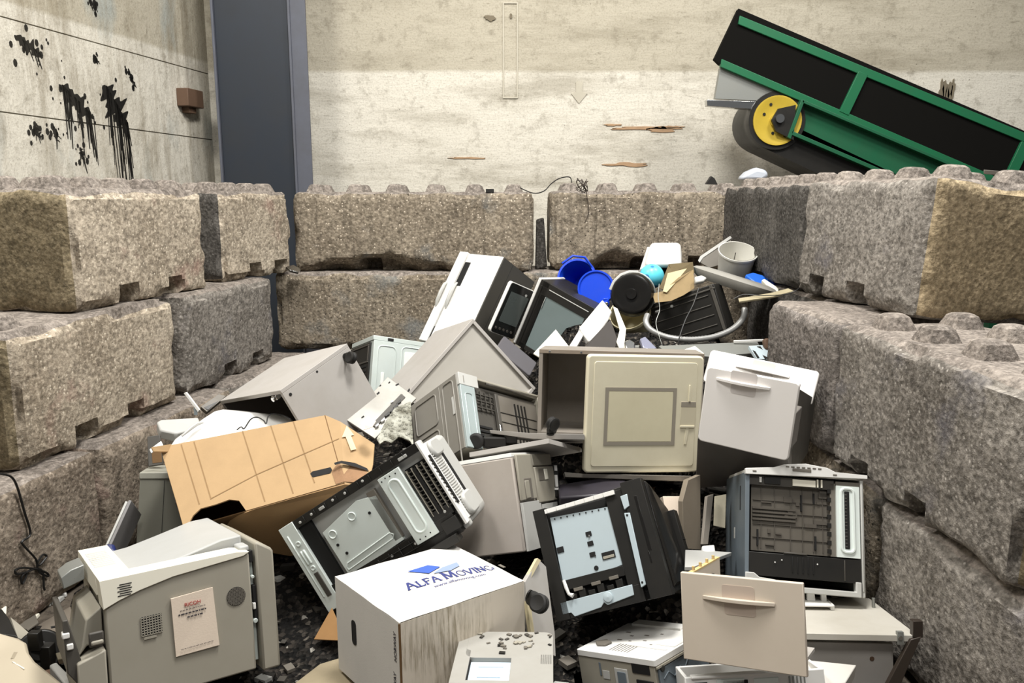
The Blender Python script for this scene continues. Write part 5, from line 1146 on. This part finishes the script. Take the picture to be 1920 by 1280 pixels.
mb=MB();mb.box(0,0,-.08,w,.012,.0).box(0,.012,-.08,.012,.12,.0).box(w-.012,.012,-.08,w,.12,.0).box(.0,.12,-.08,w,.13,.0);mb.box(.02,-.008,-.006,w*.78,.02,.003);mk('frame',tr(mb),m_offw,e,.003)
mb=MB();mb.box(.012,.03,-.07,w-.012,.118,-.06);mb.mat(1)
for x0,x1 in ((.03,.07),(.12,.2)): mb.box(x0,-.003,-.05,x1,.006,-.018)
mb.mat(2)
for k in range(5): mb.box(w*.74+k*.012,-.004,-.06,w*.74+k*.012+.004,.0,-.016)
mk('cassette_floor',tr(mb),[m_mid,m_hole,m_steel],e)
mb=MB();mb.box(.10,-.003,-.03,.19,.01,-.012).box(.22,-.003,-.034,.30,.01,-.016);mk('spring_plate',tr(mb),m_zinc,e,.002)
e=piece('flat_cover','pale flat lid with a dark slotted side below the low cabinet','plastic lid',[(1508,1236,2.42),(1606,1246,2.4),(1585,1280,2.3),(1540,1285,2.28),(1505,1262,2.34)],.05,plas('pale_warm_grey',(206,203,196),.45,.15),.003)
# bottom-left machine shell and gears
e=piece('cream_shell','cream moulded machine shell with a scooped grip in the bottom left corner','machine shell',[(-40,1180,2.62),(0,1186,2.62),(34,1194,2.60),(50,1204,2.58),(54,1222,2.52),(66,1238,2.48),(125,1285,2.36),(-40,1330,2.25)],.06,plas('cream_shell_plastic',(188,177,156),.45,.12),.01)
on(e,[[(20,1234),(26,1222),(38,1222),(46,1232),(51,1237),(36,1235)]],plas('scoop_shadow_beige',(158,147,127),.5,.1),'scoop_shade',.0005,.001)  # flat mark whose darker beige paints the scoop's shadow
on(e,[[(22,1240),(26,1240),(46,1252),(45,1254)]],m_cream,'moulded_ridge',.004,.004)
e=piece('black_duct','black plastic duct behind the cream shell in the bottom left corner','duct',[(-20,1140,2.78),(4,1140,2.78),(18,1160,2.74),(34,1193,2.62),(4,1187,2.64),(-20,1180,2.64)],.05,m_black,.006)
e=piece('cream_bracket','cream plastic bracket left of the gear cover at the bottom left','bracket',[(-10,1130,2.86),(13,1136,2.86),(12,1150,2.82),(-10,1142,2.82)],.02,m_cream)
e=piece('cream_web','triangular cream plastic web beside the black duct','plastic web',[(20,1156,2.78),(36,1170,2.76),(62,1192,2.7),(50,1202,2.66),(34,1194,2.66)],.02,m_beige)
e=empty('gear_cover','dark round gear cover on the floor left of the large beige printer','gear',Matrix.Translation(at(74,1222,2.64)))
mb=MB();axg=Vector((.5,-.75,.45)).normalized();mb.lathe([(0,.012),(.03,.012),(.034,.0),(.075,.0),(.08,-.008),(.08,-.03),(0,-.03)],30,(0,0,0),axg);mb.box(-.02,-.03,.02,.02,.0,.09).box(.01,-.02,-.06,.05,.02,.03);mk('cover',mb,m_black,e,.003)
e=piece('grey_plate','dark grey plate lying on the floor by the left wall','metal plate',[(20,1160,3.0),(66,1150,3.02),(72,1166,2.94),(52,1180,2.86),(30,1170,2.92)],.008,m_mid)
e=piece('dusty_plate','dusty slotted metal plate on the floor between the wall and the large beige printer','metal plate',[(70,1172,2.96),(132,1136,3.04),(142,1182,2.86),(108,1202,2.76),(80,1190,2.86)],.012,plas('dusty_plate_metal',(116,108,98),.6,.5))
on(e,[[(95,1174),(111,1171),(111,1174),(96,1177)]],m_hole,'slot')
e=piece('pale_block','pale grey broken plastic block beside the floor at the foot of the large printer','plastic block',[(92,1246,2.56),(106,1240,2.58),(124,1258,2.5),(146,1262,2.46),(150,1282,2.4),(120,1280,2.4)],.04,m_trayg,.006)
e=piece('green_block','small green plastic block at the foot of the large beige printer','plastic block',[(170,1264,2.46),(184,1260,2.48),(186,1276,2.42),(171,1278,2.42)],.03,plas('green_plastic',(28,120,84),.4,.2),.004)
e=piece('zinc_bracket','zinc strip bracket lying left of the foot of the large printer','metal bracket',[(104,1224,2.64),(134,1216,2.66),(146,1222,2.62),(132,1232,2.58),(108,1236,2.6)],.02,plas('olive_zinc',(130,122,104),.4,.3,.3))
e=piece('blue_bottle_cap','small navy bottle cap standing behind the large beige printer','bottle cap',[(196,1018,3.0),(214,1018,3.0),(216,1036,2.96),(200,1036,2.96)],.04,plas('navy_cap',(36,44,92),.3,.1),.01)
rnd=random.Random(21)
spots=[(92,1112,3.2),(104,1106,3.22),(112,1118,3.16),(118,1108,3.2),(84,1124,3.12),(98,1122,3.14),(44,1136,3.08),(30,1138,3.05),(68,1148,3.02),(60,1130,3.1),(124,1210,2.7),(90,1208,2.72),(112,1242,2.56),(64,1184,2.84)]
for px,py,Y in spots:
    p=at(px,py,Y);p.z=.012;s=rnd.uniform(.014,.026)
    mb=MB();mb.hexa([(-s,-s*.6,-.01),(s,-s*.5,-.01),(s*.8,s*.6,-.01),(-s*.9,s*.5,-.01),(-s*.7,-s*.4,s*.5),(s*.9,-s*.4,s*.35),(s*.6,s*.5,s*.4),(-s*.6,s*.3,s*.6)])
    o=mk('plastic_scrap',mb,rnd.choice((m_offw,m_trayg,m_cream,m_trayg)),None,.003);o.matrix_world=Matrix.Translation(p)@Matrix.Rotation(rnd.uniform(0,3),4,'Z')
    tag(o,'pale broken plastic scrap on the dirty floor along the foot of the left wall','plastic scrap','pale scraps by the left wall')
# ------------------------------------------------------------- cables and bits on the blocks
def onE(px,py):
    o,a=Vector((-2.06,2.28,0)),1.44;dv=Vector((math.cos(a),math.sin(a),0));n=Vector((dv.y,-dv.x,0));o=o+n*.012
    d=at(px,py,3)-cam0;return cam0+d*((o-cam0).dot(n)/d.dot(n))
def cord(name,label,cat,pts,r,mat,group=None):
    ps=[onE(q[0],q[1]) if name=='hanging_cord' else at(*q) for q in pts];c=ps[0].copy();fine=[]
    for i in range(len(ps)-1):
        for k in range(6):
            s=k/6;p0=ps[max(0,i-1)];p1=ps[i];p2=ps[i+1];p3=ps[min(len(ps)-1,i+2)]
            fine.append(.5*((2*p1)+(p2-p0)*s+(2*p0-5*p1+4*p2-p3)*s*s+(3*p1-p0-3*p2+p3)*s**3)-c)
    fine.append(ps[-1]-c)
    mb=MB();mb.tube(fine,r,6);o=mk(name,mb,mat);o.location=c;return tag(o,label,cat,group)
m_wire=flat('black_cable',(18,17,16),.5)
cord('hanging_cord','thin black cord hanging down the left wall and knotted in loops near the floor','cord',[(0,888,2.98),(20,893,3.0),(32,912,3.02),(46,960,3.06),(57,1000,3.09),(42,1014,3.08),(44,1022,3.08),(66,1046,3.12),(72,1060,3.12),(84,1048,3.14),(87,1042,3.14),(80,1040,3.14),(70,1056,3.12),(74,1072,3.12),(90,1080,3.14),(88,1074,3.14),(72,1068,3.12),(46,1064,3.08),(29,1068,3.06),(32,1076,3.06),(50,1074,3.08),(42,1094,3.06),(42,1078,3.07),(66,1066,3.11),(80,1072,3.12),(82,1098,3.13),(84,1106,3.13)],.0045,m_wire)
cord('looped_wire','black wire arching over the white curved lid behind the brown carton','wire',[(444,806,3.42),(452,800,3.43),(458,803,3.43),(470,786,3.5),(482,782,3.55),(494,788,3.5),(499,794,3.48),(503,780,3.52),(512,776,3.55),(530,778,3.58),(545,786,3.55)],.003,m_wire)
cord('trailing_wire','black wire hanging over the crate and hose at the back','wire',[(1310,540,4.62),(1300,570,4.55),(1285,600,4.5),(1274,632,4.42),(1272,652,4.4)],.004,m_wire)
cord('pale_wire','pale wire hanging from the paper bag over the hose','wire',[(1236,532,4.6),(1234,556,4.56),(1237,580,4.52),(1230,604,4.47),(1236,630,4.4),(1244,654,4.36)],.0018,m_steel)
cord('curled_wire','thin wire curling along the block beside the wooden offcut','wire',[(1376,560,4.55),(1395,552,4.55),(1430,554,4.5),(1470,552,4.4),(1490,546,4.38),(1498,540,4.4)],.003,m_wire)
cord('block_wire','thin wire lying over the tops of the two back blocks','wire',[(975,352,6.0),(1000,362,5.95),(1020,358,5.95),(1034,344,6.0),(1050,334,6.05),(1068,332,6.05),(1072,342,6.0)],.004,m_wire)
pts=[];rnd=random.Random(4)
for k in range(26): pts.append((1090+rnd.uniform(-11,13),342+rnd.uniform(-9,22),5.93+rnd.uniform(-.02,.02)))
pts+=[(1098,352,5.92),(1101,372,5.95),(1104,390,5.95),(1102,405,5.95),(1096,418,5.95)]
cord('wire_tangle','tangle of thin brown wire hanging over the top of the back right block','wire',pts,.003,flat('brown_wire',(60,50,42),.6))
e=piece('block_scrap','dark torn scrap of rubber on top of the back wall blocks','rubber scrap',[(1324,345,6.0),(1334,330,6.0),(1340,334,6.0),(1346,346,6.0)],.05,m_rub)
e=piece('concrete_lump','dark lump of concrete wedged in the gap between the two back blocks','concrete lump',[(1006,412,6.1),(1020,408,6.1),(1026,500,6.1),(1004,506,6.1)],.12,cD,.01)
e=piece('film_bag','crumpled pale blue plastic film bag on the corner of the back blocks','plastic bag',[(1388,336,6.3),(1402,322,6.3),(1420,314,6.3),(1438,318,6.3),(1444,330,6.3),(1430,340,6.3)],.14,plas('pale_blue_film',(190,196,206),.3,.1),.03)
e=piece('block_chip','small black chip on top of the middle back block','rubber scrap',[(911,354,5.93),(926,354,5.93),(926,361,5.93),(911,361,5.93)],.03,m_rub)
e=piece('block_shard','flat concrete shard lying on the ledge of the big grey right hand block','concrete shard',[(1717,638,2.95),(1752,624,3.0),(1756,632,2.98),(1722,645,2.92)],.02,cB)
e=piece('wall_foil','crumpled foil scrap in the joint between the back and left wall blocks','foil scrap',[(536,500,5.75),(550,496,5.8),(564,504,5.8),(560,510,5.75),(544,506,5.72)],.02,m_chrome)
e=piece('mesh_strip','thin grey wire mesh strip along the top of the grey tan ended block','wire mesh',[(1845,318,3.6),(1935,326,3.6),(1935,334,3.6),(1845,326,3.6)],.004,m_mid)
# ============================================================= LITTER UNDER AND BETWEEN THE MACHINES
from mathutils.bvhtree import BVHTree
bpy.context.view_layer.update()
V_,F_=[],[]
dg=bpy.context.evaluated_depsgraph_get()
skip=('floor','wall','trim','concrete_block','belt_conveyor','camera','hall_lamp')
for o in list(C.objects):
    r=o
    while r.parent: r=r.parent
    if o.type!='MESH' or r.name.startswith(skip): continue
    b=len(V_);V_+=[o.matrix_world@v.co for v in o.data.vertices];F_+=[tuple(b+i for i in p.vertices) for p in o.data.polygons]
tree=BVHTree.FromPolygons(V_,F_)
X0,X1,Y0,Y1,st=-1.92,1.42,2.35,5.82,.055
nx,ny=int((X1-X0)/st)+1,int((Y1-Y0)/st)+1
H=[[0]*nx for _ in range(ny)]
for j in range(ny):
    for i in range(nx):
        x,y=X0+i*st,Y0+j*st
        xi=min(x-(-2.0+.16*(y-3)/1.2)*1.0,1.5-x)
        side=min(1,max(0,(x+.1)/.5))
        want=max(0,(.16+.27*side)*(y-2.55))*min(1,max(0,xi/.35+.25))+.05*noise.noise((x*4,y*4,0))
        want=max(.004,min(want,.42+.6*side))
        hit=tree.ray_cast(Vector((x,y,-.3)),Vector((0,0,1)))
        cap=min([9]+[t[0].z for t in (tree.ray_cast(Vector((x+dx,y+dy,-.3)),Vector((0,0,1))) for dx in (-.055,-.027,0,.027,.055) for dy in (-.055,-.027,0,.027,.055)) if t[0] is not None])
        H[j][i]=max(.0,min(want,cap-.012))
mb=MB();vs=[];fs=[]
for j in range(ny):
    for i in range(nx): vs.append((X0+i*st,Y0+j*st,H[j][i]))
def edge(y): return max(-1.86+.165*(y-3.5),-1.895+.13*(y-3.5))
def inside(i,j):
    x,y=X0+(i+.5)*st,Y0+(j+.5)*st
    return x>edge(y)+.07 and x<1.30
fs=[(j*nx+i,j*nx+i+1,(j+1)*nx+i+1,(j+1)*nx+i) for j in range(ny-1) for i in range(nx-1) if inside(i,j)]
mb._add(vs,fs)
t=NT('mixed_shredded_waste');v=t.coord()
vo=t.vor(v,58);sep=t.n('ShaderNodeSeparateColor');t.l(vo.outputs['Color'],sep.inputs[0])
col=t.ramp(sep.outputs[0],[(.0,lin((20,19,18))),(.5,lin((40,37,34))),(.75,lin((62,57,52))),(.93,lin((96,90,82))),(.985,lin((160,156,148)))],'CONSTANT')
t.bump(t.math('ADD',vo.outputs['Distance'],t.noise(v,30,4)),.8,.03)
m_litter=t.set(col,.85,0,.2)
# loose crumbs on the floor at the left front and in the gaps
rnd=random.Random(9)
mats=[m_litter,m_black,m_dark,m_mid,m_trayg,m_rust]
def H_at(x,y):
    i=min(max(int((x-X0)/st),0),nx-1);j=min(max(int((y-Y0)/st),0),ny-1);return H[j][i] if y>Y0 else 0
for k in range(1500):
    if k<500: x,y=rnd.uniform(-2.0,-1.35),rnd.uniform(2.3,3.5)
    else: x,y=rnd.uniform(-1.7,1.35),rnd.uniform(2.2,5.4)
    if x<edge(y)+.03: continue
    z=H_at(x,y);s=rnd.uniform(.005,.02) if k>=500 else rnd.uniform(.004,.012)
    if k>=500:
        up=tree.ray_cast(Vector((x,y,z-.001)),Vector((0,0,1)))
        if up[0] is not None and up[0].z-z<.06: continue
        if any(tree.ray_cast(Vector((x,y,z+.01)),Vector((math.cos(q),math.sin(q),0)),.09)[0] is not None for q in (0,1.57,3.14,4.71)): continue
        if k>1000: s*=1.8
    a=rnd.uniform(0,6.3);c_,s_=math.cos(a),math.sin(a);w=rnd.uniform(.3,1);hh=rnd.uniform(.2,.8);tl=rnd.uniform(-.5,.5)
    pts=[]
    for zz in (0,1):
        for (p,q) in ((-1,-w),(1,-w),(1,w),(-1,w)):
            pts.append((x+s*(p*c_-q*s_),y+s*(p*s_+q*c_),z+s*(zz*hh+tl*p*.5+.3)))
    mb.mat(rnd.choice((1,1,1,2,2,3,4,5)));mb.hexa(pts)
o=mk('scrap_litter',mb,mats);tag(o,'dark mass of broken scrap and crumbs strewn under and between the machines','scrap',None,'stuff')
# ============================================================= CAMERA AND LIGHT
cam=bpy.data.cameras.new('camera');cam.sensor_width=36;cam.lens=F/1920*36;cam.clip_end=60
co=bpy.data.objects.new('camera',cam);C.objects.link(co)
co.location=(0,0,CH);co.rotation_euler=(R(90)-PITCH,0,0);SC.camera=co
def lamp(name,loc,energy,size,col,aim=(0,4,0),sy=None):
    l=bpy.data.lights.new(name,'AREA');l.energy=energy;l.size=size;l.color=col
    if sy: l.shape='RECTANGLE';l.size_y=sy
    o=bpy.data.objects.new(name,l);C.objects.link(o);o.location=loc
    o.rotation_euler=(Vector(aim)-Vector(loc)).to_track_quat('-Z','Y').to_euler();return o
lamp('hall_lamp',(.3,2.9,6.3),400,1.1,(1,.975,.93),(.1,4,0.4))
lamp('hall_lamp',(-3.0,3.0,6.0),215,1.3,(1,.975,.93),(.6,4,.6))
lamp('hall_lamp',(3.4,3.8,6.2),230,1.2,(1,.975,.93),(-.6,4.6,1))
lamp('hall_lamp',(.4,-1.0,6.2),140,1.3,(1,.975,.93),(.1,4,.4))
w=bpy.data.worlds.new('hall');SC.world=w;w.use_nodes=True
w.node_tree.nodes['Background'].inputs[0].default_value=(.95,.97,1,1)
w.node_tree.nodes['Background'].inputs[1].default_value=.17
vs=SC.view_settings;vs.view_transform='Standard';vs.look='None';vs.gamma=1;vs.use_curve_mapping=False;vs.exposure=0.0
for o in bpy.data.objects:
    if 'n' in o: del o['n']
